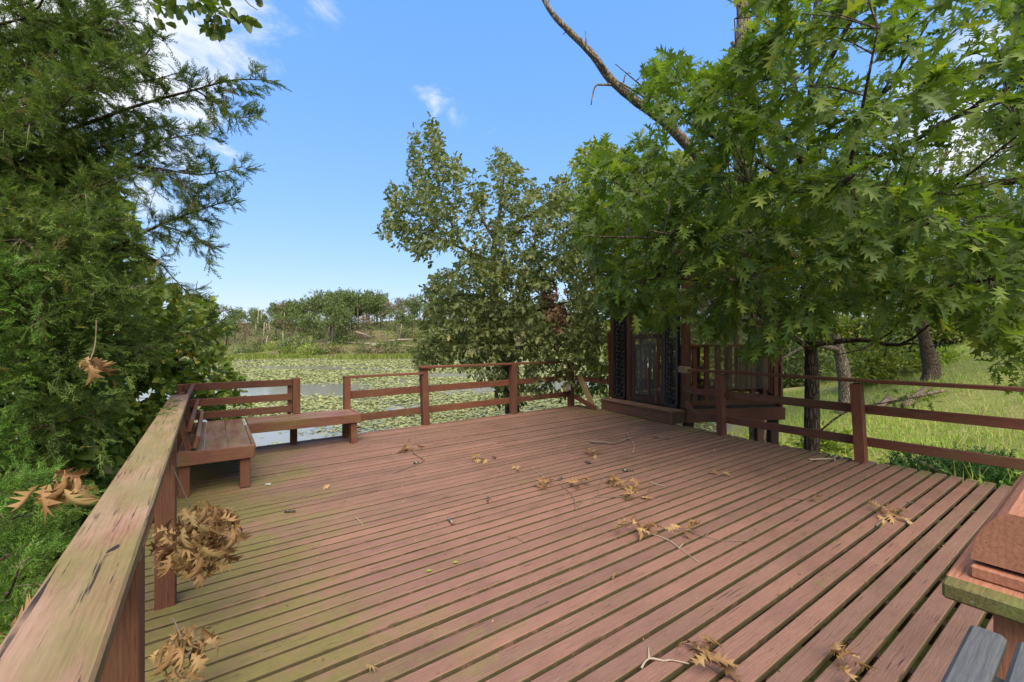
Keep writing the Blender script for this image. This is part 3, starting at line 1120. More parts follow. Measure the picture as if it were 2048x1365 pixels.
def merge(parts):
    V, T, Q, o = [], [], [], 0
    for v, t, q in parts:
        V.append(v)
        T.append(t + o)
        Q.append(q)
        o += len(v)
    return np.concatenate(V), np.concatenate(T), np.concatenate(Q)


def leaf_arrays(rng, C, axis, n, size, spread=.9, droop=.35, up_jit=.5, along=.0, size_jit=.3):
    """n leaves round each cluster tip C with twig axis -> positions, rotations, sizes"""
    N_ = len(C)
    Cn = np.repeat(C, n, 0)
    An = np.repeat(nrm(axis), n, 0)
    rv = rng.normal(size=(N_ * n, 3))
    rad = nrm(rv - An * (rv * An).sum(-1, keepdims=True))
    d = An * rng.uniform(.1, 1.0, (N_ * n, 1)) + rad * spread
    d[:, 2] -= droop * rng.uniform(.3, 1.4, N_ * n)
    up = np.tile(np.array([0, 0, 1.0]), (N_ * n, 1)) + rng.normal(size=(N_ * n, 3)) * up_jit
    P = Cn - An * (rng.uniform(0, 1, (N_ * n, 1)) ** 1.3) * along + nrm(d) * (size * .22)
    Sz = size * (1 + rng.uniform(-size_jit, size_jit, N_ * n))
    return P, frames(d, up), Sz


def to_np(vs):
    return np.array([tuple(v) for v in vs])


def sample_limbs(limbs, step=.12):
    out = []
    for pts, r0, r1 in limbs:
        for a, b in zip(pts[:-1], pts[1:]):
            n = max(1, int((b - a).length / step))
            out += [tuple(lerp(a, b, k / n)) for k in range(n)]
        out.append(tuple(pts[-1]))
    return np.array(out)


def smooth_pts(pts, n=3):
    """Catmull-Rom"""
    P = [Vector(p) for p in pts]
    o = []
    for i in range(len(P) - 1):
        p0, p1, p2, p3 = P[max(i - 1, 0)], P[i], P[i + 1], P[min(i + 2, len(P) - 1)]
        for k in range(n):
            t = k / n
            o.append(.5 * ((2 * p1) + (p2 - p0) * t + (2 * p0 - 5 * p1 + 4 * p2 - p3) * t * t + (3 * p1 - p0 - 3 * p2 + p3) * t ** 3))
    o.append(P[-1])
    return o


def limb_tube(mb, pts, r0, r1, n=7, rng=None):
    k = len(pts)
    rad = [r0 + (r1 - r0) * (i / (k - 1)) ** .8 for i in range(k)]
    if rng:
        rad = [r * rng.uniform(.93, 1.08) for r in rad]
    mb.tube(pts, rad, n)


def twig_mesh(mb, C, limbP, base_z, r=.006, bend=.1, rng=None, out_bias=.0):
    """a thin twig from the nearest limb point to every cluster"""
    axis = np.zeros_like(C)
    for i in range(0, len(C), 400):
        blk = C[i:i + 400]
        D = np.linalg.norm(blk[:, None] - limbP[None], axis=-1)
        # prefer joints lower than the tip, so shoots point outwards
        D = D + np.where(limbP[None, :, 2] > blk[:, None, 2] + .1, .35, 0)
        j = D.argmin(1)
        Q = limbP[j]
        axis[i:i + 400] = blk - Q
        if mb is not None:
            for p, q in zip(blk, Q):
                p, q = Vector(p), Vector(q)
                L = (p - q).length
                if L > .75 or (L > .5 and rng.uniform() > .3):
                    continue
                m = (p + q) / 2 + Vector((0, 0, L * bend)) + Vector(rng.uniform(-.04, .04, 3) * L)
                mb.tube([q, m, p], [r * (1 + L * .9), r * (.8 + L * .35), r * .5], 4, cap=False)
    return axis


def leaf_objs(parent, tpls, P, Rm, S, mat, rng, name='leaf'):
    """single leaves as parts that share mesh data"""
    ms = []
    for k, (V, T) in enumerate(tpls):
        me = mesh_arrays('leaf', V, T, np.full(len(V), (k + .5) / len(tpls)), smooth=False)
        me.materials.append(mat)
        ms.append(me)
    for i in range(len(P)):
        M = Matrix.Translation(P[i]) @ Matrix(Rm[i].tolist()).to_4x4() @ Matrix.Scale(float(S[i]), 4)
        put(name, ms[i % len(ms)], None, parent, M)


# ------------------------------------------------------------------ the near oak at the right
rng = np.random.default_rng(5)
rk = random.Random(5)
ob = Vector((5.32, 7.55, 0))
ob.z = float(height(ob.x, ob.y)) - .1
oak = thing('oak_tree', 'young oak with big lobed leaves overhanging the right railing and gazebo', 'tree', ob)
trunk_pts = smooth_pts([ob, (5.33, 7.55, .2), pd(1622, 690, 7.55), pd(1610, 600, 7.5), pd(1626, 480, 7.45), pd(1632, 380, 7.4), pd(1622, 240, 7.2), pd(1625, 100, 7.0), pd(1640, -80, 6.9)])
mb = MB()
limb_tube(mb, trunk_pts, .132, .028, 10, rk)
mb.build('trunk', M_BARK, oak, smooth=True)
OC, OR = np.array([4.75, 6.6, 4.6]), np.array([4.3, 4.9, 4.6])
limbs = []
spec = [((1622, 690), 7.5, [(1720, 680, 6.9), (1800, 690, 6.2), (1870, 640, 5.4)]),
        ((1615, 640), 7.5, [(1500, 610, 6.6), (1400, 560, 5.9), (1290, 560, 5.6)]),
        ((1620, 560), 7.45, [(1560, 540, 5.9), (1500, 560, 4.6), (1460, 560, 3.9)]),
        ((1620, 520), 7.45, [(1700, 500, 5.9), (1780, 470, 4.5), (1880, 440, 3.4)]),
        ((1630, 420), 7.4, [(1640, 400, 5.4), (1680, 370, 4.0), (1710, 350, 3.1)]),
        ((1630, 400), 7.4, [(1530, 330, 7.0), (1400, 260, 6.6), (1300, 190, 6.4)]),
        ((1630, 440), 7.4, [(1450, 420, 7.4), (1300, 400, 7.2), (1190, 340, 7.0)]),
        ((1622, 300), 7.3, [(1590, 180, 6.9), (1570, 80, 6.6), (1540, -20, 6.4)]),
        ((1622, 320), 7.3, [(1720, 230, 6.5), (1830, 130, 5.8), (1960, 20, 5.4)]),
        ((1625, 380), 7.4, [(1760, 320, 6.0), (1900, 240, 5.0), (2030, 170, 4.4)]),
        ((1622, 200), 7.1, [(1680, 80, 6.4), (1740, -20, 6.0), (1790, -120, 5.8)]),
        ((1620, 500), 7.45, [(1520, 470, 5.4), (1420, 480, 4.8), (1330, 470, 4.7)]),
        ((1616, 620), 7.5, [(1720, 590, 5.9), (1830, 580, 4.7), (1980, 560, 3.9)]),
        ((1628, 360), 7.4, [(1560, 260, 5.6), (1500, 200, 4.9), (1440, 190, 4.7)]),
        ((1622, 700), 7.5, [(1560, 660, 7.0), (1480, 640, 6.5), (1440, 660, 6.2)]),
        ((1630, 420), 7.4, [(1800, 400, 6.8), (1950, 370, 6.2), (2080, 360, 5.8)])]
for (px, py), Y, rest in spec:
    bm_ = MB()
    pts = smooth_pts([pd(px, py, Y)] + [pd(*q) for q in rest])
    limbs.append((pts, .06, .012))
    limb_tube(bm_, pts, .058, .010, 6, rk)
    for _ in range(3):                                    # side shoots
        i = rk.randrange(3, len(pts) - 2)
        d = (pts[i + 1] - pts[i]).normalized()
        sde = Vector((rk.uniform(-1, 1), rk.uniform(-1, .6), rk.uniform(-.3, .7))).normalized()
        q = smooth_pts([pts[i], pts[i] + d * .35 + sde * .35, pts[i] + d * .6 + sde * .9], 2)
        limbs.append((q, .02, .008))
        limb_tube(bm_, q, .022, .006, 5)
    bm_.build('limb', M_BARK, oak, smooth=True)
limbs.append((trunk_pts[8:], .1, .03))
limbP = sample_limbs(limbs)
polyN = [(1160, 430), (1172, 300), (1200, 285), (1225, 320), (1262, 300), (1285, 250), (1282, 150), (1320, 108), (1400, 128), (1470, 138), (1498, 90), (1515, 20), (1530, -120),
         (2200, -120), (2200, 690), (2000, 690), (1960, 650), (1900, 610), (1820, 610), (1780, 680), (1700, 610), (1640, 680), (1600, 640), (1560, 690), (1500, 720), (1475, 660),
         (1430, 665), (1400, 650), (1360, 600), (1340, 640), (1290, 660), (1240, 600), (1215, 640), (1200, 520), (1165, 480)]
gapsN = [[(1690, 95), (1790, 60), (1860, 130), (1800, 190), (1700, 150)], [(1880, 20), (1990, 0), (2048, 60), (1960, 140), (1890, 90)],
         [(1800, 225), (1920, 190), (2048, 250), (2048, 330), (1880, 310), (1790, 280)], [(1880, 300), (2048, 300), (2048, 400), (1930, 390)]]
M0 = 36000
px = rng.uniform(1150, 2150, M0)
py = rng.uniform(-110, 745, M0)
xy = np.stack([px, py], 1)
ok = inpoly(xy, polyN)
for gp in gapsN:
    ok &= ~(inpoly(xy, gp) & (rng.uniform(size=M0) < .80))
ok &= ~(inpoly(xy, [(1255, 170), (1300, 190), (1400, 285), (1425, 335), (1370, 330), (1290, 260), (1240, 215)]) & (rng.uniform(size=M0) < .93))
upper = (py < 330) & (px > 1560)
ok &= ~(upper & (rng.uniform(size=M0) < .42))
d = np.stack([(px - CX) / F, np.ones(M0), -(py - HY) / F], 1)
o = (np.array([0, 0, EYE]) - OC) / OR
dd = d / OR
A_, B_, C_ = (dd * dd).sum(1), (o * dd).sum(1), (o * o).sum() - 1
disc = B_ ** 2 - A_ * C_
ok &= disc > 0
sq = np.sqrt(np.maximum(disc, 0))
t0, t1 = (-B_ - sq) / A_, (-B_ + sq) / A_
t0 = np.maximum(t0, 2.9)
f = rng.uniform(size=M0) ** 1.7
t = t0 + (t1 - t0) * (.02 + .9 * f)
# equal leaf count per volume, not per pixel: keep fewer of the close ones
ok &= rng.uniform(size=M0) < np.clip((t / 7.0) ** 1.6, .05, 1)
ok &= rng.uniform(size=M0) < np.where(px < 1330, .75, .56)
P = (d * t[:, None] + np.array([0, 0, EYE]))[ok]
Cc = P[:1900]
print('near oak clusters', len(P))
bm_ = MB()
axis = twig_mesh(bm_, Cc, limbP, ob.z, .0045, .06, rng)
bm_.build('twig', M_BARK, oak, kind='stuff')
outw = nrm(Cc - np.array([ob.x, ob.y, 3.2]))
axis = nrm(axis) + outw * .8
Pn, Rn, Sn = leaf_arrays(rng, Cc, axis, 9, .190, .85, .45, .5, .18, .36)
dist = np.linalg.norm(Pn - np.array([0, 0, EYE]), axis=1)
big = np.zeros(len(Pn), bool)
inside = inpoly(proj(Pn), [(1180, 0), (2048, 0), (2048, 740), (1180, 740)])
big[np.argsort(np.where(inside, dist, 1e9))[:295]] = True
tplsO = [oak_leaf_tpl(f, c, jit=.03, seed=k) for k, (f, c) in enumerate(((.2, .3), (.35, .5), (.15, .18), (.4, .35)))]
leaf_objs(oak, [oak_leaf_tpl(f, c, jit=.03, seed=k) for k, (f, c) in enumerate(((.2, .3), (.35, .5), (.15, .18), (.4, .35), (.25, .4), (.3, .25)))], Pn[big], Rn[big], Sn[big], M_OAK, rng)
rest = ~big
parts = []
rest_i = np.nonzero(rest)[0]
for k, tp in enumerate(tplsO):
    ii = rest_i[k::4]
    parts.append(scatter(tp, Pn[ii], Rn[ii], Sn[ii], np.clip(rng.normal(.42, .26, len(ii)), 0, 1)))
V, T, Q = merge(parts)
put('crown', mesh_arrays('crown', V, T, Q), M_OAK, oak, kind='stuff')


# ------------------------------------------------------------------ generic pixel-shaped crown
def sample_crown(rng, poly, cen, rad, n, gaps=(), keep=1.0, front=1.4, tmin=.5):
    cen, rad = np.array(cen), np.array(rad)
    out, tries = [], 0
    xs = [p[0] for p in poly]
    ys = [p[1] for p in poly]
    cnt = 0
    while cnt < n and tries < 30:
        tries += 1
        m = 8000
        px, py = rng.uniform(min(xs), max(xs), m), rng.uniform(min(ys), max(ys), m)
        xy = np.stack([px, py], 1)
        ok = inpoly(xy, poly)
        for gp, pr in gaps:
            ok &= ~(inpoly(xy, gp) & (rng.uniform(size=m) < pr))
        d = np.stack([(px - CX) / F, np.ones(m), -(py - HY) / F], 1)
        o = (np.array([0, 0, EYE]) - cen) / rad
        dd = d / rad
        A_, B_, C_ = (dd * dd).sum(1), (o * dd).sum(1), (o * o).sum() - 1
        disc = B_ ** 2 - A_ * C_
        ok &= disc > 0
        sq = np.sqrt(np.maximum(disc, 0))
        t0, t1 = np.maximum((-B_ - sq) / A_, tmin), (-B_ + sq) / A_
        ok &= t1 > t0
        t = t0 + (t1 - t0) * rng.uniform(size=m) ** front
        P = (d * t[:, None] + np.array([0, 0, EYE]))[ok]
        out.append(P)
        cnt += len(P)
    return np.concatenate(out)[:n]


# ------------------------------------------------------------------ tall oak beyond the back railing
rng = np.random.default_rng(8)
rk = random.Random(8)
mbase = Vector((.15, 13.3, float(height(.15, 13.3)) - .2))
mo = thing('oak_tree', 'tall grey-green oak by the pond behind the back railing', 'tree', mbase)
tp_ = smooth_pts([mbase, pd(1012, 730, 13.3), pd(1000, 640, 13.2), pd(985, 560, 13.1), pd(990, 480, 13), pd(1000, 420, 13), pd(1010, 330, 13)])
mb = MB()
limb_tube(mb, tp_, .2, .03, 8, rk)
mb.build('trunk', M_BARK, mo, smooth=True)
mb = MB()
limb_tube(mb, smooth_pts([mbase + Vector((.25, .1, 0)), pd(1022, 690, 13.2), pd(1035, 600, 13), pd(1070, 500, 12.6)]), .11, .03, 7, rk)
mb.build('trunk', M_BARK, mo, smooth=True)
limbs = [(tp_[4:], .1, .02)]
mb = MB()
for L in ([(985, 560, 13.1), (925, 490, 12.8), (885, 400, 12.6), (868, 320, 12.6), (866, 245, 12.6)], [(975, 520, 13.1), (930, 500, 12.3), (860, 470, 11.9), (790, 460, 11.8)],
          [(905, 440, 12.7), (860, 410, 12.4), (815, 350, 12.4)], [(990, 480, 13), (960, 430, 13), (945, 370, 13)], [(1000, 460, 13), (1060, 430, 13), (1110, 400, 13.2), (1150, 400, 13.5)],
          [(1000, 420, 13), (1020, 360, 12.8), (1015, 312, 12.7)], [(990, 600, 13), (920, 590, 11.6), (860, 620, 11), (840, 660, 11)], [(1000, 640, 13), (1080, 620, 12), (1150, 600, 12)],
          [(1000, 660, 13), (940, 670, 11.4), (880, 690, 10.8)], [(1010, 700, 13), (1080, 690, 11.6), (1150, 690, 11.4)], [(990, 560, 13), (1010, 540, 11.2), (1000, 560, 10.4)],
          [(1000, 650, 13), (1000, 650, 11), (980, 690, 10.3)], [(1035, 600, 13), (1090, 530, 12.5), (1160, 490, 12.5)]):
    pts = smooth_pts([pd(*q) for q in L])
    limbs.append((pts, .05, .01))
    mb = MB()
    limb_tube(mb, pts, .065, .012, 6, rk)
    mb.build('limb', M_BARK, mo, smooth=True)
polyM = [(752, 470), (770, 420), (775, 370), (815, 345), (822, 300), (820, 265), (850, 240), (872, 235), (890, 270), (905, 300), (925, 325), (962, 345), (965, 365), (985, 350), (980, 320),
         (992, 298), (1015, 305), (1035, 320), (1050, 355), (1085, 370), (1120, 355), (1165, 390), (1200, 420), (1200, 760), (1130, 800), (1090, 790), (1000, 830), (960, 760), (900, 730),
         (830, 745), (815, 700), (850, 670), (832, 650), (850, 600), (845, 575), (870, 540), (855, 520), (835, 505), (790, 480)]
gapsM = [([(865, 495), (925, 490), (930, 510), (870, 545), (850, 520)], .97), ([(955, 410), (985, 400), (990, 470), (960, 490), (940, 470)], .75), ([(1040, 440), (1065, 440), (1070, 470), (1045, 475)], .8),
         ([(1110, 560), (1140, 550), (1150, 600), (1120, 610)], .95), ([(900, 380), (935, 420), (925, 470), (890, 440)], .5), ([(985, 350), (1010, 420), (990, 440), (965, 370)], .5),
         ([(750, 230), (1200, 230), (1200, 500), (750, 500)], .55), ([(750, 500), (1200, 500), (1200, 600), (750, 600)], .35), ([(1000, 690), (1200, 690), (1200, 830), (1000, 830)], .7), ([(750, 600), (1200, 600), (1200, 690), (750, 690)], .3), ([(820, 690), (1000, 690), (1000, 830), (820, 830)], .45)]
Cm = sample_crown(rng, polyM, (.25, 12.6, 3.1), (4.6, 3.4, 6.0), 2400, gapsM)
limbP = sample_limbs(limbs)
mb = MB()
axis = twig_mesh(mb, Cm, limbP, 0, .005, .05, rng)
mb.build('twig', M_BARK, mo, kind='stuff')
axis = nrm(axis) + nrm(Cm - np.array([.2, 13.2, 2.5])) * .7
Pm, Rm_, Sm = leaf_arrays(rng, Cm, axis, 10, .140, .9, .5, .6, .34, .35)
brown = inpoly(proj(Pm), [(1085, 575), (1125, 570), (1140, 640), (1120, 670), (1090, 640)]) | (inpoly(proj(Pm), [(950, 770), (1000, 770), (1000, 830), (950, 830)]) & (rng.uniform(size=len(Pm)) < .5))
V, T, Q = scatter(lobed_small_tpl(), Pm[~brown], Rm_[~brown], Sm[~brown], np.clip(rng.normal(.45, .28, (~brown).sum()), 0, 1))
put('crown', mesh_arrays('crown', V, T, Q), M_OAKFAR, mo, kind='stuff')
V, T, Q = scatter(lobed_small_tpl(), Pm[brown], Rm_[brown], Sm[brown], rng.uniform(0, 1, brown.sum()))
put('withered_foliage', mesh_arrays('withered_foliage', V, T, Q), M_BROWNTREE, mo, kind='stuff', label='withered red-brown leaves')

# ------------------------------------------------------------------ pale yellow-green tree behind the gazebo
rng = np.random.default_rng(9)
rk = random.Random(9)


def px_tree(name, label, base, trunk, limbs_px, poly, cen, rad, n, per, size, mat, bark, tpl, rng, rk, gaps=(), r0=.2, twr=.006, spread=.9, droop=.4, along=.3, group=None, cat='tree', keep=None):
    th = thing(name, label, cat, base, group)
    tpts = smooth_pts([base] + trunk)
    mb = MB()
    limb_tube(mb, tpts, r0, r0 * .15, 8, rk)
    mb.build('trunk', bark, th, smooth=True)
    lm = [(tpts[2:], r0, r0 * .2)]
    if limbs_px:
        for L in limbs_px:
            mb = MB()
            pts = smooth_pts(L)
            lm.append((pts, .05, .01))
            limb_tube(mb, pts, r0 * .38, r0 * .07, 6, rk)
            mb.build('limb', bark, th, smooth=True)
    Cx = sample_crown(rng, poly, cen, rad, n, gaps)
    if keep is not None:
        Cx = Cx[keep(Cx)]
    mb = MB()
    ax = twig_mesh(mb, Cx, sample_limbs(lm), 0, twr, .05, rng)
    mb.build('twig', bark, th, kind='stuff')
    ax = nrm(ax) + nrm(Cx - np.array(cen)) * .6
    Pp, Rr, Ss = leaf_arrays(rng, Cx, ax, per, size, spread, droop, .6, along, .35)
    V, T, Q = scatter(tpl, Pp, Rr, Ss, np.clip(rng.normal(.5, .28, len(Pp)), 0, 1))
    put('crown', mesh_arrays('crown', V, T, Q), mat, th, kind='stuff')
    return th


KITE = kite_tpl()


def gbase(x, y):
    return Vector((x, y, float(height(x, y)) - .2))


b0 = gbase(5.2, 17.2)
px_tree('broadleaf_tree', 'yellow-green tree rising behind the gazebo, left of the oak crown', b0, [pd(1285, 690, 17.2), pd(1270, 520, 17), pd(1235, 380, 17)],
        [[pd(1280, 620, 17), pd(1220, 560, 16), pd(1180, 530, 15.5)], [pd(1270, 520, 17), pd(1330, 450, 16.5), pd(1380, 400, 16.5)], [pd(1250, 430, 17), pd(1200, 380, 16.5), pd(1165, 340, 16.5)],
         [pd(1280, 640, 17), pd(1350, 620, 15.5), pd(1420, 600, 15.5)]],
        [(1100, 420), (1120, 350), (1160, 295), (1200, 280), (1240, 290), (1270, 330), (1330, 300), (1420, 300), (1480, 380), (1500, 560), (1480, 720), (1380, 790), (1150, 790), (1155, 600), (1130, 520), (1140, 420)],
        (5.2, 16.5, 3.6), (6.4, 3.8, 7.8), 3000, 10, .20, M_YELLOWTREE, M_BARKGREY, KITE, rng, rk, r0=.22)

# background trees on the right bank
b1 = gbase(21.2, 21.5)
px_tree('leaning_tree', 'dark leaning trunk with a broad crown at the top of the grassy slope', b1, [pd(1862, 730, 21.5), pd(1845, 660, 21.3), pd(1830, 560, 21), pd(1840, 420, 21)],
        [[pd(1835, 560, 21), pd(1900, 480, 20), pd(1980, 400, 19), pd(2030, 330, 19)], [pd(1835, 520, 21), pd(1770, 430, 20), pd(1720, 380, 20)], [pd(1840, 480, 21), pd(1870, 380, 20), pd(1900, 280, 20)]],
        [(1700, 330), (1790, 290), (1850, 270), (1940, 235), (2060, 215), (2200, 200), (2200, 480), (2060, 500), (1960, 560), (1850, 600), (1760, 560), (1700, 500)],
        (21.5, 20.5, 8.6), (8.0, 4.5, 6.5), 1900, 9, .22, M_OAKFAR, M_BARK, KITE, rng, rk, gaps=[([(1700, 250), (2200, 200), (2200, 400), (1700, 400)], .45)], r0=.46, twr=.01)
b2 = gbase(15.2, 19.5)
px_tree('bank_tree', 'pale thick trunk leaning left at the foot of the grassy slope', b2, [pd(1693, 790, 19.5), pd(1676, 690, 19.3), pd(1640, 600, 19), pd(1600, 480, 19)],
        [[pd(1676, 700, 19.3), pd(1620, 690, 18.6), pd(1560, 720, 18)], [pd(1650, 620, 19), pd(1720, 540, 18.5), pd(1790, 500, 18.5)], [pd(1620, 540, 19), pd(1540, 470, 18.5), pd(1480, 430, 18.5)]],
        [(1430, 420), (1550, 350), (1700, 380), (1800, 450), (1800, 560), (1740, 610), (1640, 620), (1500, 640), (1430, 560)],
        (13.5, 18.5, 5.2), (6.5, 3.5, 5), 1500, 9, .22, M_YELLOWTREE, M_BARKGREY, KITE, rng, rk, r0=.40, twr=.009)

# dead tree whose bare limb reaches over the sky
rk = random.Random(21)
db = gbase(7.4, 12.6)
dt = thing('dead_tree', 'barkless dead tree with a long bare limb slanting across the blue sky', 'tree', db)
mb = MB()
limb_tube(mb, smooth_pts([db, pd(1520, 640, 12.4), pd(1500, 420, 12.2), pd(1482, 300, 12.1), pd(1480, 150, 12), pd(1487, 60, 12), pd(1484, 0, 12), pd(1470, -60, 12)]), .34, .15, 9, rk)
mb.build('trunk', M_DEAD, dt, smooth=True)
mb = MB()
LP = smooth_pts([pd(1492, 400, 12.2), pd(1430, 345, 11.6), pd(1385, 300, 11.3), pd(1330, 245, 11), pd(1275, 205, 10.8), pd(1222, 160, 10.6), pd(1185, 110, 10.5), pd(1140, 65, 10.4), pd(1105, 28, 10.3), pd(1084, -8, 10.3), pd(1070, -50, 10.3)], 4)
limb_tube(mb, LP, .175, .036, 8, rk)
mb.build('limb', M_DEAD, dt, smooth=True)
for L, r in (([(1222, 162, 10.6), (1205, 130, 10.4), (1175, 100, 10.3), (1162, 76, 10.3)], .05), ([(1172, 95, 10.35), (1172, 78, 10.35), (1171, 62, 10.35)], .02), ([(1222, 170, 10.6), (1205, 170, 10.5), (1190, 174, 10.45), (1182, 210, 10.4)], .035),
             ([(1302, 215, 10.9), (1285, 192, 10.7), (1262, 178, 10.6), (1238, 164, 10.5)], .045), ([(1282, 190, 10.7), (1285, 172, 10.7)], .018), ([(1247, 165, 10.5), (1252, 148, 10.5), (1262, 147, 10.5)], .02),
             ([(1094, 12, 10.3), (1099, -2, 10.3), (1104, -20, 10.3)], .02), ([(1135, 60, 10.4), (1126, 70, 10.4)], .02), ([(1240, 352, 11.8), (1270, 345, 11.8), (1330, 335, 12), (1400, 350, 12.2)], .05), ([(1470, 92, 12), (1462, 84, 12)], .09)):
    mb = MB()
    limb_tube(mb, smooth_pts([pd(*q) for q in L]), r, r * .4, 6, rk)
    mb.build('stub', M_DEAD, dt, smooth=True)

# ------------------------------------------------------------------ left: broadleaf tree, then cedar
rng = np.random.default_rng(12)
rk = random.Random(12)
bl = Vector((-6.3, 7.6, -2.6))
px_tree('broadleaf_tree', 'leafy tree with heart-shaped leaves left of the corner bench', bl, [pd(380, 820, 7.6), pd(350, 720, 7.6), pd(300, 620, 7.5), pd(280, 520, 7.5)],
        [[pd(350, 720, 7.6), pd(410, 690, 7.4), pd(450, 700, 7.2)], [pd(330, 680, 7.6), pd(390, 630, 7.3), pd(430, 620, 7.2)], [pd(380, 800, 7.6), pd(430, 790, 7.3), pd(470, 770, 7.2)],
         [pd(360, 760, 7.6), pd(280, 780, 6.8), pd(220, 830, 6)], [pd(300, 620, 7.5), pd(230, 520, 7.2), pd(180, 430, 7)], [pd(350, 740, 7.6), pd(250, 720, 6), pd(160, 740, 5.4)], [pd(370, 800, 7.6), pd(430, 850, 7.4), pd(480, 850, 7.3)]],
        [(60, 330), (110, 260), (170, 280), (200, 340), (260, 400), (290, 480), (330, 560), (400, 595), (432, 600), (440, 650), (465, 640), (440, 690), (470, 740), (490, 765), (505, 850), (420, 860), (370, 780), (330, 860), (270, 960), (190, 1130), (0, 1300), (-100, 1200), (-100, 500), (0, 420)],
        (-5.7, 6.6, 1.0), (4.3, 3.2, 4.5), 5200, 8, .115, M_HEART, M_BARKGREY, heart_tpl(), rng, rk, gaps=[([(380, 770), (520, 770), (520, 860), (380, 860)], .55), ([(60, 250), (330, 250), (330, 480), (60, 480)], .5)], r0=.09, droop=.5, along=.22, keep=lambda C: (-.574 * C[:, 0] + .819 * C[:, 1] > 7.75) | (.819 * C[:, 0] + .574 * C[:, 1] < -.95))

rng = np.random.default_rng(13)
rk = random.Random(13)
cb = Vector((-6.0, 4.1, -2.5))
cd = thing('cedar_tree', 'dark feathery red cedar filling the left edge of the view', 'tree', cb)
mb = MB()
ctr = smooth_pts([cb, (-5.9, 4.1, 0), (-5.75, 4.0, 2.5), (-5.6, 3.9, 5.5)])
limb_tube(mb, ctr, .16, .05, 9, rk)
mb.build('trunk', M_BARK, cd, smooth=True)
cl = [([(-150, 130, 3.9), (0, 90, 3.9), (60, 70, 3.8), (120, 60, 3.7), (190, 45, 3.6)], .016), ([(-150, 300, 4.0), (0, 225, 3.8), (100, 190, 3.7), (180, 150, 3.6), (290, 112, 3.5), (305, 60, 3.5)], .022), ([(40, 30, 3.9), (140, 55, 3.7), (210, 45, 3.6), (290, 45, 3.5)], .01),
      ([(100, 90, 3.8), (150, 55, 3.7), (220, 60, 3.6), (240, 30, 3.6)], .009),
      ([(-150, 330, 4.1), (0, 260, 4.0), (110, 215, 3.9), (200, 160, 3.8), (280, 165, 3.7), (360, 145, 3.6)], .025), ([(-100, 360, 4.1), (60, 290, 4.0), (180, 245, 3.9), (280, 210, 3.8), (390, 180, 3.7), (470, 160, 3.65), (545, 162, 3.6)], .026),
      ([(390, 180, 3.7), (430, 205, 3.7), (470, 235, 3.65), (520, 230, 3.6)], .008), ([(-100, 480, 4.0), (50, 420, 3.9), (130, 390, 3.9), (220, 340, 3.8), (300, 335, 3.75), (400, 350, 3.7), (490, 332, 3.65)], .026),
      ([(220, 340, 3.8), (290, 300, 3.8), (350, 275, 3.75), (405, 270, 3.7)], .012), ([(300, 335, 3.75), (370, 370, 3.7), (400, 395, 3.7)], .008), ([(-80, 600, 4.2), (100, 540, 4.1), (220, 500, 4.0), (320, 450, 3.95), (400, 420, 3.9), (478, 395, 3.85)], .024),
      ([(320, 450, 3.95), (380, 470, 3.9), (430, 500, 3.9)], .009), ([(180, 515, 4.1), (230, 540, 4.0), (260, 600, 3.95), (280, 660, 3.9)], .012), ([(240, 500, 4), (310, 520, 4), (350, 560, 4), (388, 600, 3.95)], .012),
      ([(-80, 720, 4.0), (60, 680, 3.8), (150, 650, 3.7), (240, 660, 3.6)], .016), ([(190, 640, 3.6), (195, 690, 3.5), (180, 740, 3.4)], .006), ([(-80, 900, 3.6), (50, 860, 3.4), (150, 840, 3.3), (230, 800, 3.3)], .016),
      ([(-80, 500, 3.3), (40, 480, 3.1), (80, 530, 3.0), (85, 600, 2.9), (70, 660, 2.9)], .012), ([(-60, 420, 3.4), (60, 420, 3.3), (130, 450, 3.2), (170, 480, 3.2)], .014), ([(250, 720, 4), (330, 680, 4.2), (400, 660, 4.4), (440, 640, 4.5)], .010),
      ([(-80, 1080, 2.4), (20, 1040, 2.2), (90, 1010, 2.1)], .010), ([(-60, 1250, 1.9), (10, 1200, 1.75), (40, 1130, 1.7)], .008), ([(-80, 1160, 2.2), (0, 1120, 2.0), (60, 1085, 1.95)], .008), ([(-80, 1010, 2.3), (0, 1000, 2.1), (45, 980, 2.0)], .008), ([(-60, 1330, 1.8), (10, 1290, 1.7), (50, 1230, 1.65)], .008), ([(-60, 320, 4.0), (120, 320, 3.9), (240, 280, 3.85), (330, 250, 3.8)], .016)]
for k in range(26):
    y0_ = -20 + 30 * k + rk.uniform(-12, 12)
    x1_ = rk.uniform(150, 330) if y0_ < 420 else rk.uniform(180, 330)
    Y_ = rk.uniform(3.2, 4.5)
    dy = rk.uniform(-110, -30) if y0_ < 450 else rk.uniform(-40, 70)
    cl.append(([(-140, y0_ + 60, Y_ + .3), (x1_ * .3, y0_ + 25, Y_ + .1), (x1_ * .7, y0_ + dy * .5, Y_ - .05), (x1_, y0_ + dy, Y_ - .15)], rk.uniform(.008, .015)))
limbs = []
mb = MB()
for L, r in cl:
    pts = smooth_pts([pd(*q) for q in L])
    limbs.append((pts, r, .003))
    mb = MB()
    limb_tube(mb, pts, r, .003, 6, rk)
    mb.build('limb', M_BARK, cd, smooth=True)
tplC = [cedar_tpl(k, 7, .034) for k in range(4)]
Pc, Dc, Sc, Zc = [], [], [], []
SMT = MB()
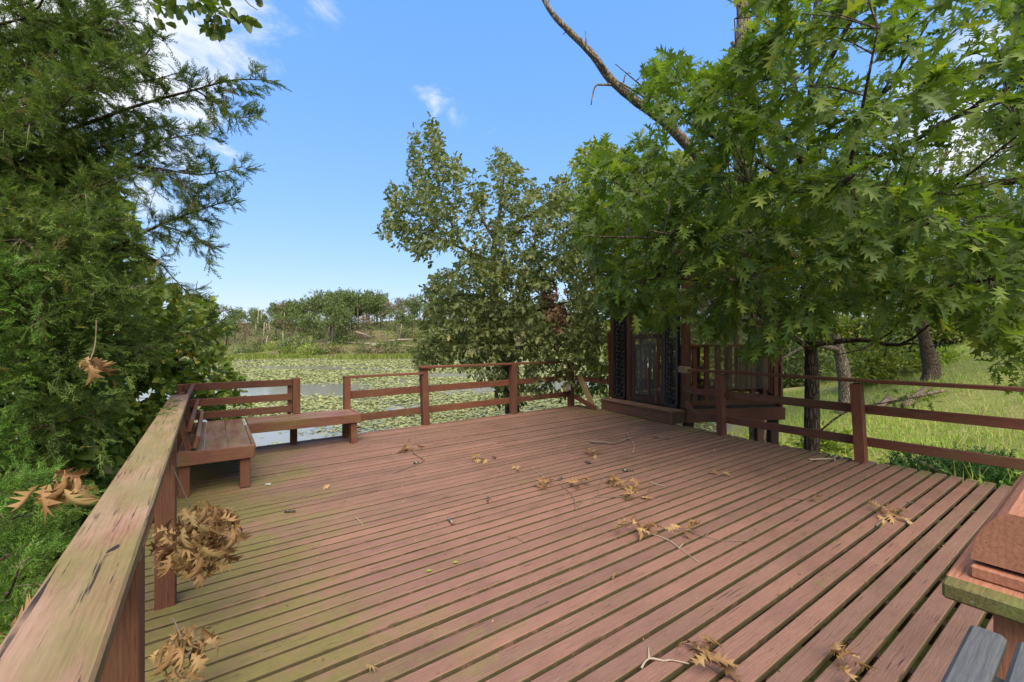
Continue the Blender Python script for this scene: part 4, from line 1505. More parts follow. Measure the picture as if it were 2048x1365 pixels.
# every limb carries branchlets, every branchlet its sprays: tufts with air between
for pts, r, _ in limbs:
    n = len(pts)
    for i in range(1, n):
        seg = pts[i] - pts[i - 1]
        s = i / (n - 1)
        d = seg.normalized()
        for k in range(max(1, int(seg.length / .034))):
            p = lerp(pts[i - 1], pts[i], rk.random())
            side = Vector((rk.gauss(0, 1), rk.gauss(0, 1), rk.gauss(0, .8) - .1))
            side = (side - d * side.dot(d)).normalized()
            bd = (d * rk.uniform(.5, 1.1) + side).normalized()
            L2 = rk.uniform(.10, .40) * (1.12 - .85 * s) + .03
            e = p + bd * L2 + Vector((0, 0, -L2 * rk.uniform(0, .18)))
            SMT.tube([p, lerp(p, e, .5) + Vector((0, 0, L2 * .04)), e], [.0035, .0022, .001], 3, cap=False)
            for m in range(4 + int(L2 / .022)):
                f = rk.random() ** .7
                q = lerp(p, e, f)
                sd = Vector((rk.gauss(0, 1), rk.gauss(0, 1), rk.gauss(0, 1) - .15)).normalized()
                Pc.append(tuple(q))
                Dc.append(tuple((bd * rk.uniform(.7, 1.2) + sd * .75).normalized()))
                Sc.append(rk.uniform(.06, .135))
SMT.build('twig', M_TWIG, cd, kind='stuff')
# inner mass
polyC = [(-150, 360), (60, 430), (150, 420), (230, 470), (270, 540), (250, 590), (300, 650), (330, 700), (250, 760), (260, 840), (200, 940), (140, 1010), (90, 1120), (-150, 1350)]
Q = sample_crown(rng, polyC, (-5.0, 4.0, 1.4), (2.5, 1.7, 3.6), 10500, [([(100, 700), (330, 700), (330, 1000), (100, 1000)], .65), ([(-150, 330), (300, 330), (300, 430), (-150, 430)], .35)], front=1.6, tmin=1.9)
dr = nrm(nrm(Q - np.array([-5.8, 4.2, 1.0])) + rng.normal(size=Q.shape) * .55 + np.array([0, 0, -.25]))
cl_n = np.sin(Q[:, 0] * 9 + 1) * np.sin(Q[:, 1] * 8 + Q[:, 2] * 3) + np.sin(Q[:, 2] * 11 + Q[:, 0] * 4) * .8      # tufts
kq = cl_n + rng.normal(size=len(Q)) * .35 > -.25
Q, dr = Q[kq], dr[kq]
Pall = np.concatenate([np.array(Pc), Q])
Dall = np.concatenate([np.array(Dc), dr])
Sall = np.concatenate([np.array(Sc), rng.uniform(.08, .19, len(Q))])
Uall = rng.normal(size=Pall.shape) + np.array([0, 0, 1.0])
print('cedar sprays', len(Pall))
Rall = frames(Dall, Uall)
rn = np.clip(rng.normal(.42, .26, len(Pall)), 0, 1)
young = (Pall[:, 1] < 2.9) & (rng.uniform(size=len(Pall)) < .8)
for nm, msk, mt in (('crown', ~young, M_CEDAR), ('young_shoots', young, M_CEDARYOUNG)):
    ix = np.nonzero(msk)[0]
    V, T, Qr = merge([scatter(tplC[k], Pall[ix[k::4]], Rall[ix[k::4]], Sall[ix[k::4]], rn[ix[k::4]]) for k in range(4)])
    put(nm, mesh_arrays(nm, V, T, Qr), mt, cd, kind='stuff')
# pale berries
mb = MB()
for _ in range(170):
    i = rk.randrange(len(Q))
    p = Vector(Q[i]) + Vector((rk.uniform(-.05, .05), -.05, rk.uniform(-.05, .05)))
    r = .006
    mb.add([p + Vector(v) * r for v in ((1, 0, 0), (-1, 0, 0), (0, 1, 0), (0, -1, 0), (0, 0, 1), (0, 0, -1))],
           [(0, 2, 4), (2, 1, 4), (1, 3, 4), (3, 0, 4), (2, 0, 5), (1, 2, 5), (3, 1, 5), (0, 3, 5)])
mb.build('berries', simple('pale_berry', (.38, .46, .40), .6), cd, smooth=True, kind='stuff')

# branch hanging in from above at the top left
ob_ = Vector((-4.3, .9, float(height(-4.3, .9)) - .2))
oh = thing('overhanging_tree', 'tree whose round-leaved branch tip hangs in at the top left over the cedar', 'tree', ob_)
mb = MB()
limb_tube(mb, smooth_pts([ob_, (-4.25, .9, 1.5), (-4.3, 1.0, 4.2), (-4.2, 1.0, 6.4)]), .16, .06, 9)
mb.build('trunk', M_BARKGREY, oh, smooth=True)
mb = MB()
limb_tube(mb, smooth_pts([(-4.3, 1.0, 4.4), (-3.9, 1.9, 5.1), (-3.2, 3.0, 5.35), pd(385, -165, 3.62), pd(430, -150, 3.62)]), .05, .008, 7)
mb.build('limb', M_BARKGREY, oh, smooth=True)
mb = MB()
ol = []
for L in ([(380, -160, 3.6), (345, -60, 3.45), (310, 0, 3.4), (320, 45, 3.35)], [(400, -160, 3.6), (410, -60, 3.5), (430, 10, 3.45), (428, 70, 3.4)], [(420, -160, 3.6), (460, -60, 3.5), (490, 0, 3.45), (515, 20, 3.4)], [(345, -60, 3.45), (375, -20, 3.4), (400, 30, 3.35)], [(300, -80, 3.5), (285, -20, 3.45), (280, 5, 3.4)]):
    pts = smooth_pts([pd(*q) for q in L])
    ol.append((pts, .01, .003))
    mb = MB()
    limb_tube(mb, pts, .01, .003, 5)
    mb.build('stem', M_TWIG, oh, smooth=True)
rng = np.random.default_rng(17)
Co = sample_crown(rng, [(265, -60), (535, -60), (527, 15), (515, 30), (485, 50), (455, 35), (440, 62), (430, 86), (415, 70), (395, 50), (385, 20), (345, 25), (328, 58), (310, 62), (300, 30), (280, 12)], pd(400, -40, 3.45), (.75, .35, .6), 62)
ax = twig_mesh(None, Co, sample_limbs(ol), 0)
Pp, Rr, Ss = leaf_arrays(rng, Co, ax, 4, .082, .9, .7, .7, .05)
ov = (lambda V: (V, np.array([(0, 1, 2), (0, 2, 3), (0, 3, 4), (0, 4, 5), (0, 5, 6), (0, 6, 7)])))(np.array([(0, 0, 0), (.15, -.25, .05), (.5, -.36, .06), (.85, -.2, -.05), (1, 0, -.12), (.85, .2, -.05), (.5, .36, .06), (.15, .25, .05)]))
leaf_objs(oh, [ov, (ov[0] * np.array([1, .85, 1.4]), ov[1])], Pp, Rr, Ss, M_OVER, rng)

# ------------------------------------------------------------------ small growth beside the deck
rng = np.random.default_rng(31)
# low oak shoot poking up beyond the right railing, dark sprig at the right edge
for lab, stem, tips, sz, n, m in (
        ('leafy oak shoot standing in the grass behind the right railing', [pd(1632, 870, 7.5), pd(1690, 825, 7.4), pd(1760, 808, 7.3), pd(1830, 795, 7.2)], [(1790, 800), (1815, 785), (1850, 792), (1865, 805), (1835, 808), (1750, 800), (1780, 780)], .12, 5, M_OAK),
        ('dark leafy sprig hanging at the right edge of the picture above the grass', [pd(2120, 640, 5), pd(2080, 680, 4.9), pd(2030, 720, 4.9), pd(1990, 730, 4.9)], [(1985, 700), (2000, 725), (2020, 690), (2035, 740), (2045, 715), (1995, 745), (2030, 775), (2060, 690), (2048, 755), (2015, 712)], .14, 7, M_OAK)):
    th = thing('oak_shoot', lab, 'branch', stem[0])
    pts = smooth_pts(stem)
    mb = MB()
    limb_tube(mb, pts, .02, .006, 6)
    mb.build('stem', M_BARK, th, smooth=True)
    Ct = to_np([pd(x, y, stem[-1].y + rng.uniform(-.15, .15)) for x, y in tips])
    mb = MB()
    ax = twig_mesh(mb, Ct, sample_limbs([(pts, 0, 0)]), 0, .004, .05, rng)
    mb.build('twig', M_BARK, th, kind='stuff')
    Pp, Rr, Ss = leaf_arrays(rng, Ct, ax, n, sz, .9, .4, .5, .08)
    leaf_objs(th, tplsO, Pp, Rr, Ss, M_OAK, rng)


def mound(name, label, cat, cen, rad, n, size, mat, tpl, rng, stemmat=None, group=None, flat=.3):
    """a shrub: leaves through a squashed dome, short stems"""
    cen = Vector(cen)
    th = thing(name, label, cat, cen, group)
    q = nrm(rng.normal(size=(n, 3))) * (rng.uniform(0, 1, (n, 1)) ** .45)
    q[:, 2] = np.abs(q[:, 2])
    q *= (1 + .25 * np.sin(q[:, :1] * 7 + cen.x) * np.cos(q[:, 1:2] * 6 + cen.y))
    Pq = q * np.array(rad) + np.array(cen)
    dq = nrm(q + rng.normal(size=q.shape) * .6 + np.array([0, 0, .2]))
    Rq = frames(dq, rng.normal(size=q.shape) * .7 + np.array([0, 0, 1]))
    V, T, Q_ = scatter(tpl, Pq, Rq, size * rng.uniform(.6, 1.4, n), np.clip(rng.normal(.5, .28, n), 0, 1))
    put('foliage', mesh_arrays('foliage', V, T, Q_), mat, th, kind='stuff')
    mb = MB()
    for k in range(7):
        a = rng.uniform(0, 6.28)
        e = cen + Vector((math.cos(a) * rad[0] * .6, math.sin(a) * rad[1] * .6, rad[2] * rng.uniform(.5, .9)))
        mb.tube([cen + Vector((0, 0, -.1)), lerp(cen, e, .5) + Vector((0, 0, .05)), e], [max(rad) * .03, max(rad) * .02, max(rad) * .006], 4)
    mb.build('stem', stemmat or M_TWIG, th)
    return th


jp = at(1905, 925, -.62)
jc = cedar_tpl(3, 6, .05)
mound('juniper', 'low dark green creeping juniper beside the right edge of the deck', 'shrub', Vector((jp.x - .55, jp.y - .8, float(height(jp.x - .55, jp.y - .8)))), (1.25, .9, .55), 1300, .2, M_JUNIPER, jc, rng)
mound('juniper', 'smaller green juniper tuft near the right corner of the deck', 'shrub', Vector((6.3, 4.6, float(height(6.3, 4.6)))), (.9, .6, .50), 800, .16, M_JUNIPER, jc, rng)
rk = random.Random(3)
ro = Vector((6.55, 5.55, float(height(6.55, 5.55)) + .05))
mb = MB()
vs = []
for i in range(6):
    for k in range(10):
        a, e = 2 * math.pi * k / 10, math.pi * (i + .5) / 6
        r = rk.uniform(.8, 1.1)
        vs.append(ro + Vector((.36 * r * math.cos(a) * math.sin(e), .22 * r * math.sin(a) * math.sin(e), .17 * r * math.cos(e))))
mb.add(vs, [(i * 10 + k, i * 10 + (k + 1) % 10, (i + 1) * 10 + (k + 1) % 10, (i + 1) * 10 + k) for i in range(5) for k in range(10)] + [tuple(range(9, -1, -1)), tuple(50 + k for k in range(10))])
mb.build('rock', M_ROCK, None, label='grey rock among the juniper beside the deck', cat='rock')

# shrubs that close the right bank and the gap behind the gazebo
rng = np.random.default_rng(41)
sh = [((1760, 735), 25, (2.6, 2, 2.8), M_YELLOWTREE, 'yellow-green shrub just left of the leaning dark trunk'), ((1950, 700), 30, (4, 3, 3.6), M_YELLOWTREE, 'yellowish thicket right of the leaning trunk on the slope crest'),
      ((2100, 690), 30, (4, 3, 4.5), M_FAR, 'dark thicket at the far right end of the slope crest'), ((1830, 690), 33, (4, 3, 6), M_FAR, 'tall dark green thicket behind the leaning trunk'),
      ((1990, 660), 36, (6, 3, 8), M_FAR, 'tall wooded thicket behind the crest at the right'), ((1700, 720), 36, (5, 3, 6), M_YELLOWTREE, 'pale thicket behind the bank tree'),
      ((1560, 730), 34, (5, 3, 5.5), M_FAR, 'green thicket across the inlet behind the gazebo'), ((1420, 740), 28, (4, 3, 5), M_YELLOWTREE, 'pale green thicket behind the gazebo right wall'),
      ((1300, 760), 22, (3, 2.4, 3.2), M_OAKFAR, 'bushy growth behind the gazebo door'), ((1190, 800), 15.5, (1.8, 1.4, 1.5), M_HEART, 'leafy bush between the back railing and the gazebo'),
      ((1880, 745), 24, (1.6, 1.2, .9), M_BRIGHT, 'small bright yellow-flowered bush at the foot of the leaning trunk'), ((1645, 815), 13.5, (.9, .8, .9), M_HEART, 'leafy bush beside the oak trunk, behind the railing'),
      ((660, 885), 11.5, (1.3, .8, 1.0), M_BRIGHT, 'bright green weeds behind the corner bench'), ((770, 880), 12.5, (1.0, .7, .7), M_HEART, 'low green weeds behind the bench end'), ((1140, 835), 14, (1.6, 1.2, 1.1), M_HEART, 'low bush behind the corner post with the cream lamp')]
for (x, y), Y, rad, mat, lab in sh:
    X = (x - CX) / F * Y
    mound('shrub', lab, 'shrub', Vector((X, Y, float(height(X, Y)) - .1)), rad, int(900 + 260 * rad[0] * rad[2]), .09 + .0075 * Y, mat, KITE, rng, M_BARK)

# fallen logs on the right bank
rk = random.Random(9)
for k, (a, b, r, lab) in enumerate((((17.2, 18.6), (20.0, 20.2), .17, 'long grey log lying on the bank right of the pale trunk'), ((16.6, 19.6), (18.6, 18.2), .11, 'thin broken log crossing the others on the right bank'), ((15.9, 18.4), (17.6, 19.8), .14, 'short orange-brown log at the foot of the pale trunk'))):
    p0, p1 = Vector((*a, float(height(*a)) + r * .7 + .1 * k)), Vector((*b, float(height(*b)) + r * .7 + .12 * k))
    mb = MB()
    limb_tube(mb, [p0, lerp(p0, p1, .35) + Z3 * .04, lerp(p0, p1, .7), p1], r, r * .7, 8, rk)
    mb.build('fallen_log', M_DEAD, None, smooth=True, label=lab, cat='log')

# ------------------------------------------------------------------ grass, ground cover
rng = np.random.default_rng(51)
M0 = 420000
X = rng.uniform(4.5, 34, M0)
Y = rng.uniform(2.0, 30, M0)
dist = np.hypot(X, Y)
keep = rng.uniform(size=M0) < np.clip((9.5 / dist) ** 1.3, .10, 1)
u = .819 * X + .574 * Y
v = -.574 * X + .819 * Y
keep &= (u > 7.02) | (v > 7.7)
keep &= shore_dist(X, Y) > .6
keep &= (X / Y > .42) & (X / Y < 1.5)
X, Y = X[keep], Y[keep]
Zg = height(X, Y)
n = len(X)
print('grass', n)
pn = np.sin(X * .9 + 1.3 * np.sin(Y * .5)) * np.cos(Y * .8) * .5 + .5
L = rng.uniform(.07, .20, n) * (.6 + .8 * pn) * (1 + np.hypot(X, Y) * .012)
az = rng.uniform(0, 2 * np.pi, n)
lean = rng.uniform(.25, 1.7, n)
D = nrm(np.stack([np.cos(az) * lean, np.sin(az) * lean, np.ones(n)], 1))
up = np.stack([np.cos(az), np.sin(az), -lean], 1)
wb = .035
BL = (np.array([(0, -wb, 0), (0, wb, 0), (.55, .8 * wb, -.03), (.55, -.8 * wb, -.03), (1, 0, -.22)]), np.array([(0, 1, 2), (0, 2, 3), (3, 2, 4)]))
V, T, Q = scatter(BL, np.stack([X, Y, Zg - .02], 1), frames(D, up), L, np.clip(rng.normal(.48, .2, n) + .32 * (rng.uniform(size=n) < .24) + .2 * (pn - .5), 0, 1))
put('grass', mesh_arrays('grass', V, T, Q), M_GRASS, None, label='long green and straw-coloured grass on the slope right of the deck', cat='grass', kind='stuff')

n = 1300
ws = rng.integers(0, len(X), n)
Pw = np.stack([X[ws], Y[ws], Zg[ws]], 1)
Dw = nrm(np.stack([rng.normal(size=n) * .3, rng.normal(size=n) * .3, np.ones(n)], 1))
BW = (BL[0] * np.array([1, .38, 1]), BL[1])
V, T, Q = scatter(BW, Pw, frames(Dw, rng.normal(size=(n, 3))), rng.uniform(.35, .75, n), np.clip(rng.normal(.95, .1, n), 0, 1))
Pl = np.repeat(Pw, 5, 0) + np.repeat(Dw, 5, 0) * rng.uniform(.08, .4, (n * 5, 1))
V2, T2, Q2 = scatter(KITE, Pl, frames(rng.normal(size=(n * 5, 3)) + np.array([0, 0, .3]), rng.normal(size=(n * 5, 3)) * .5 + np.array([0, 0, 1])), rng.uniform(.04, .11, n * 5), np.clip(rng.normal(.25, .2, n * 5), 0, 1))
V, T, Q = merge([(V, T, Q), (V2, T2, Q2)])
put('weeds', mesh_arrays('weeds', V, T, Q), M_GRASS, None, label='taller weeds and dead stalks standing in the grass right of the deck', cat='weeds', kind='stuff')

M0 = 26000
X = rng.uniform(-10, 9, M0)
Y = rng.uniform(5, 17, M0)
dsh = shore_dist(X, Y)
u = .819 * X + .574 * Y
v = -.574 * X + .819 * Y
keep = (dsh > -.5) & (dsh < 6) & ((v > 7.5) | (u < -.6) | (u > 7.4))
X, Y = X[keep], Y[keep]
n = len(X)
P = np.stack([X, Y, np.maximum(height(X, Y), ZW) + rng.uniform(.02, .4, n)], 1)
D = nrm(np.stack([rng.normal(size=n), rng.normal(size=n), rng.uniform(-.2, .5, n)], 1))
V, T, Q = scatter(heart_tpl(), P, frames(D, rng.normal(size=(n, 3)) * .5 + np.array([0, 0, 1])), rng.uniform(.06, .15, n), np.clip(rng.normal(.6, .25, n), 0, 1))
put('ground_cover', mesh_arrays('ground_cover', V, T, Q), M_HEART, None, label='leafy ground cover on the pond bank below the deck', cat='ground cover', kind='stuff')

# lily pads and floating weed, with open leads of water
M0 = 330000
Yp = 13 + 125 * rng.uniform(size=M0) ** 1.35
Xp = rng.uniform(-1.0, .75, M0) * Yp
px = CX + F * Xp / Yp
ok = (shore_dist(Xp, Yp) < -.4) & (Yp < far_shore(Xp) - 1)
nn = (np.sin(Xp * .11 + 2.1) * np.cos(Yp * .16 + .7) + .6 * np.sin(Xp * .31 + Yp * .13) * np.cos(Yp * .37 - 1) + .35 * np.sin(Xp * .8 + 1.7 * np.sin(Yp * .5)) * np.sin(Yp * .9)) / 1.95
lead = np.exp(-((Yp - 39 - 3 * np.sin(Xp * .13)) / 5.5) ** 2) * 1.1 + np.exp(-((Yp - 108) / 6) ** 2) * .7 + np.exp(-((Yp - 72 - 5 * np.sin(Xp * .1 + 1)) / 3.5) ** 2) * .55
near_gap = np.where(Yp < 30, .22 + .5 * (np.sin(Xp * .9 + 1.0) * np.sin(Yp * .55) > .25), 0)
ok &= nn + rng.normal(size=M0) * .16 > -.28 + lead + near_gap * .22
Xp, Yp = Xp[ok], Yp[ok]
n = len(Xp)
print('pads', n)
Rp = np.clip(.055 + Yp * .0019, .06, .30) * rng.uniform(.7, 1.3, n)
hh = rng.uniform(.01, .05, n) + (rng.uniform(size=n) < .35) * rng.uniform(0, .16, n) * np.clip(30 / Yp, .4, 1)
D = nrm(np.stack([rng.normal(size=n), rng.normal(size=n), rng.normal(size=n) * .18], 1))
k6 = np.array([(math.cos(a), math.sin(a), .12 if i % 2 else .0) for i, a in enumerate(np.linspace(.25, 2 * np.pi - .25, 5))])
PT = (k6, np.array([(0, i, i + 1) for i in range(1, 4)]))
V, T, Q = scatter(PT, np.stack([Xp, Yp, ZW + hh], 1), frames(D, rng.normal(size=(n, 3)) * .12 + np.array([0, 0, 1])), Rp, np.clip(rng.normal(.5, .25, n), 0, 1))
put('lily_pads', mesh_arrays('lily_pads', V, T, Q), M_PAD, None, label='carpet of pale green lily pads covering the pond', cat='lily pads', kind='stuff')

# reeds along the far shore
M0 = 26000
Xp = rng.uniform(-100, 60, M0)
Yp = far_shore(Xp) + rng.normal(size=M0) * 5 - 7 + 3 * np.sin(Xp * .2)
kp = np.sin(Xp * .17 + 1) + np.sin(Yp * .5) * .6 + rng.normal(size=M0) * .5 > -.1
Xp, Yp = Xp[kp], Yp[kp]
n = len(Xp)
az = rng.uniform(0, 6.28, n)
D = nrm(np.stack([np.cos(az) * .35, np.sin(az) * .35, np.ones(n)], 1))
RB = (np.array([(0, -.12, 0), (0, .12, 0), (1, 0, 0)]), np.array([(0, 1, 2)]))
V, T, Q = scatter(RB, np.stack([Xp, Yp, np.maximum(height(Xp, Yp), ZW)], 1), frames(D, np.stack([np.cos(az), np.sin(az), -.35 + 0 * az], 1)), rng.uniform(.5, 1.5, n), np.clip(rng.normal(.5, .2, n), 0, 1))
put('reeds', mesh_arrays('reeds', V, T, Q), M_YELLOWTREE, None, label='band of reeds and marsh grass along the far shore of the pond', cat='reeds', kind='stuff')

# ------------------------------------------------------------------ far shore wood
rng = np.random.default_rng(61)
rk = random.Random(61)


def far_tree_meshes(seed, H, kind):
    r = np.random.default_rng(seed)
    rr_ = random.Random(seed)
    mb = MB()
    lean = rr_.uniform(-.06, .06)
    top = Vector((lean * H, 0, H * .86))
    mb.tube([(0, 0, -.5), (lean * H * .4, 0, H * .4), top], [H * .014 + .05, H * .011 + .03, .04], 6)
    nb = 6
    ends = []
    for k in range(nb):
        z = H * rr_.uniform(.4, .8)
        a = rr_.uniform(0, 6.28)
        L = H * rr_.uniform(.12, .26)
        p0 = Vector((lean * z, 0, z))
        p1 = p0 + Vector((math.cos(a) * L, math.sin(a) * L, L * rr_.uniform(.3, .9)))
        mb.tube([p0, lerp(p0, p1, .5) + Vector((0, 0, .1)), p1], [.08, .06, .03], 4)
        ends.append(p1)
    ends.append(top)
    tm = mb.mesh('trunk', True)
    C = []
    for e in ends:
        m = 19 if kind != 'sparse' else 8
        C.append(np.array(e) + r.normal(size=(m, 3)) * np.array([H * .085, H * .085, H * .06]))
    C = np.concatenate(C)
    Pq, Rq, Sq = leaf_arrays(r, C, r.normal(size=C.shape) + np.array([0, 0, .4]), 9, .62 * (H / 12) ** .5, .9, .3, .8, .5, .4)
    Pq = Pq + r.normal(size=Pq.shape) * H * .018
    V, T, Q_ = scatter(KITE, Pq, Rq, Sq, np.clip(r.normal(.5, .28, len(Pq)), 0, 1))
    return tm, mesh_arrays('crown', V, T, Q_)


kinds = []
for s in range(7):
    kinds.append((far_tree_meshes(100 + s, 12, 'sparse' if s in (2, 5) else 'full'), M_FARBROWN if s == 5 else M_FAR))


def place_far(ki, X, Y, sc, label, group):
    (tm, cm), mat = kinds[ki]
    th = thing('shore_tree', label, 'tree', (X, Y, float(height(X, Y)) - .2), group)
    Mw = Matrix.Translation((X, Y, float(height(X, Y)) - .2)) @ Matrix.Rotation(rk.uniform(0, 6.28), 4, 'Z') @ Matrix.Diagonal((sc * rk.uniform(.9, 1.15), sc * rk.uniform(.9, 1.15), sc, 1))
    put('trunk', tm, M_BARKGREY, th, Mw)
    put('crown', cm, mat, th, Mw)
    return th


FARG = 'trees of the wood on the far shore'
for k in range(165):
    px_ = rk.uniform(395, 1150) if k < 150 else rk.uniform(-100, 1700)
    s = rk.uniform(14, 60) if k % 2 else rk.uniform(45, 100)
    Y = 128 + s
    X = (px_ - CX) / F * Y
    Y = float(far_shore(X)) + s
    hump = 1.0 + .30 * math.exp(-((px_ - 620) / 70) ** 2) + .2 * math.exp(-((px_ - 740) / 60) ** 2) - .18 * math.exp(-((px_ - 440) / 70) ** 2)
    ki = rk.choice([0, 1, 2, 3, 4, 6, 0, 3, 5])
    lab = ('brown half-dead tree' if ki == 5 else 'thin open tree' if ki == 2 else 'full green tree') + (' on the skyline of the far wood' if s > 50 else ' low on the far bank') + \
        (', left of the bright willow bush' if px_ < 620 else ', between willow bush and tall oak' if px_ < 850 else ', behind the tall oak or gazebo')
    place_far(ki, X, Y, 1.17 * hump * rk.uniform(.68, 1.02) * (1 if s > 35 else .8), lab, FARG)
# undergrowth that reads as one mass between the trunks
M0 = 42000
s_ = 3 + 110 * rng.uniform(size=M0) ** 1.3
Xp = rng.uniform(-1.0, .9, M0) * (128 + s_)
Yp = far_shore(Xp) + s_
pn = np.sin(Xp * .13 + 1) * np.sin(Yp * .17) + .6 * np.sin(Xp * .37) * np.cos(Yp * .29 + Xp * .1)
hgt = np.clip(1.2 + 2.6 * (pn + .4) + s_ * .035, .25, 7)
kp = rng.uniform(size=M0) < np.clip(.35 + .4 * pn + s_ * .006, .06, 1)
Xp, Yp, hgt, pn = Xp[kp], Yp[kp], hgt[kp], pn[kp]
n = len(Xp)
P = np.stack([Xp, Yp, height(Xp, Yp) + hgt * rng.uniform(0, 1, n)], 1)
V, T, Q = scatter(KITE, P, frames(rng.normal(size=(n, 3)), rng.normal(size=(n, 3)) + np.array([0, 0, 1])), rng.uniform(.5, 1.2, n), np.clip(rng.normal(.45, .25, n) + .1 * pn, 0, 1))
put('undergrowth', mesh_arrays('undergrowth', V, T, Q), M_FAR, None, label='mass of green undergrowth between the trees of the far wood', cat='undergrowth', kind='stuff')
# shrubs at the foot of the wood
for k, (x, s, rad, mat, lab) in enumerate([(640, 5, (4, 3, 3.6), M_BRIGHT, 'bright yellow-green willow bush on the far shore'), (555, 8, (3.6, 3, 5.5), M_FAR, 'rounded green bush left of the bright willow bush on the far shore'), (600, 12, (3.5, 3, 6.5), M_OAK, 'tall dark vine-covered bush behind the bright willow bush'),
                                            (520, 6, (4, 3, 4.5), M_BRIGHT, 'yellow-green shrub at the left end of the far shore'), (580, 4, (3, 2, 2.4), M_YELLOWTREE, 'low pale shrub between the bushes on the far shore'), (700, 20, (4, 3, 3), M_FAR, 'green shrub on the far slope right of the bright willow'),
                                            (480, 14, (5, 3, 3.5), M_FARBROWN, 'brown brush heap at the left of the far shore'), (760, 8, (7, 4, 2.2), M_FARBROWN, 'long brown brush pile right of the willow on the far shore'), (690, 9, (5, 3, 2.0), M_FARBROWN, 'low brown brush beside the fallen trunk on the far shore'),
                                            (790, 16, (6, 4, 2.6), M_YELLOWTREE, 'yellowish shrubs below the far wood near the tall oak'), (850, 10, (5, 3, 3), M_FAR, 'green shrub on the far shore hidden behind the tall oak crown'), (730, 26, (7, 4, 3.0), M_FARBROWN, 'brown brush on the far slope under the bare trunks')]):
    Y = 130 + s
    X = (x - CX) / F * Y
    Y = float(far_shore(X)) + s
    mound('shrub', lab, 'shrub', Vector((X, Y, float(height(X, Y)) - .2)), rad, 650, .62, mat, KITE, rng, M_SNAG)
for k in range(22):
    x = 440 + 19 * k + rk.uniform(-8, 8)
    s = rk.uniform(3, 34)
    Y = 130 + s
    X = (x - CX) / F * Y
    Y = float(far_shore(X)) + s
    kind_ = rk.choice([(M_FAR, 'dark green'), (M_YELLOWTREE, 'yellow-green'), (M_OAKFAR, 'grey-green')])
    w_ = rk.uniform(2.2, 4.2)
    mound('shrub', kind_[1] + ' rounded shrub on the far bank' + (', left of the willow bush' if x < 620 else ', right of the willow bush'), 'shrub', Vector((X, Y, float(height(X, Y)) - .2)), (w_, w_ * .8, w_ * rk.uniform(.8, 1.4)), 420, .62, kind_[0], KITE, rng, M_SNAG, group='rounded shrubs on the far bank')
# bare broken trunks
for k in range(26):
    px_ = rk.uniform(450, 860)
    s = rk.uniform(6, 60)
    X = (px_ - CX) / F * (128 + s)
    Y = float(far_shore(X)) + s
    z = float(height(X, Y))
    H = rk.uniform(4, 10)
    mb = MB()
    ln = rk.gauss(0, .09)
    mb.tube([(X, Y, z - .4), (X + ln * H * .5, Y, z + H * .5), (X + ln * H * 1.1, Y, z + H)], [.22, .17, .10], 6)
    a = rk.uniform(-1, 1)
    mb.tube([(X + ln * H * .7, Y, z + H * .68), (X + ln * H * .7 + a * 1.4, Y + .4, z + H * .68 + 1.0)], [.07, .03], 4)
    mb.build('snag', M_SNAG, None, smooth=True, label='bare pale snag ' + ('low on the far bank' if s < 22 else 'among the far trees') + (', left of the willow bush' if px_ < 620 else ', right of the willow bush'), cat='dead tree', group='bare snags in the far wood')
for k, (x0, y0, x1, y1, lab) in enumerate(((655, 697, 720, 704, 'long pale fallen trunk right of the bright willow bush on the far shore'), (690, 703, 850, 712, 'fallen trunk lying along the water line of the far shore'), (712, 664, 745, 676, 'fallen trunk slanting down the far slope'), (770, 683, 830, 679, 'fallen trunk among the brush on the far slope'),
                                           (740, 700, 790, 690, 'thin fallen trunk crossing the brush pile on the far shore'), (472, 716, 490, 708, 'thin leaning dead stem at the left end of the far shore'))):
    p0, p1 = pd(x0, y0, 141), pd(x1, y1, 143)
    for p in (p0, p1):
        p.z = max(p.z, float(height(p.x, p.y)) + .25)
    mb = MB()
    mb.tube([p0, lerp(p0, p1, .5) + Z3 * .2, p1], [.3, .25, .14], 6)
    mb.build('fallen_log', M_SNAG, None, smooth=True, label=lab, cat='log')

# ------------------------------------------------------------------ dead leaves, twigs and bark on the deck
rd = random.Random(77)
DT = []
for k, (fo, cu, tw) in enumerate(((.5, .9, .5), (-.6, 1.1, -.7), (.8, .7, .9), (.3, 1.25, -.3), (-.4, .8, .6), (.9, 1.0, -1.0))):
    V, T = oak_leaf_tpl(fo, cu, jit=.05, seed=40 + k, twist=tw)
    me = mesh_arrays('leaf', V, T, np.full(len(V), (.05, .35, .55, .75, .9, .45)[k]))
    me.materials.append(M_BROWN)
    DT.append(me)
FLAT = []
for k, (fo, cu, tw) in enumerate(((.35, .3, .3), (-.3, .5, -.3), (.5, .45, .5))):
    V, T = oak_leaf_tpl(fo, cu, jit=.05, seed=60 + k, twist=tw)
    me = mesh_arrays('leaf', V, T, np.full(len(V), (.45, .7, .25)[k]))
    me.materials.append(M_BROWN)
    FLAT.append(me)


def put_leaf(parent, p, d, up, size, me):
    x = Vector(d).normalized()
    z = Vector(up)
    z = (z - x * z.dot(x)).normalized()
    y = z.cross(x)
    M = Matrix((x, y, z)).transposed().to_4x4()
    M.translation = p
    put('leaf', me, None, parent, M @ Matrix.Scale(size, 4))


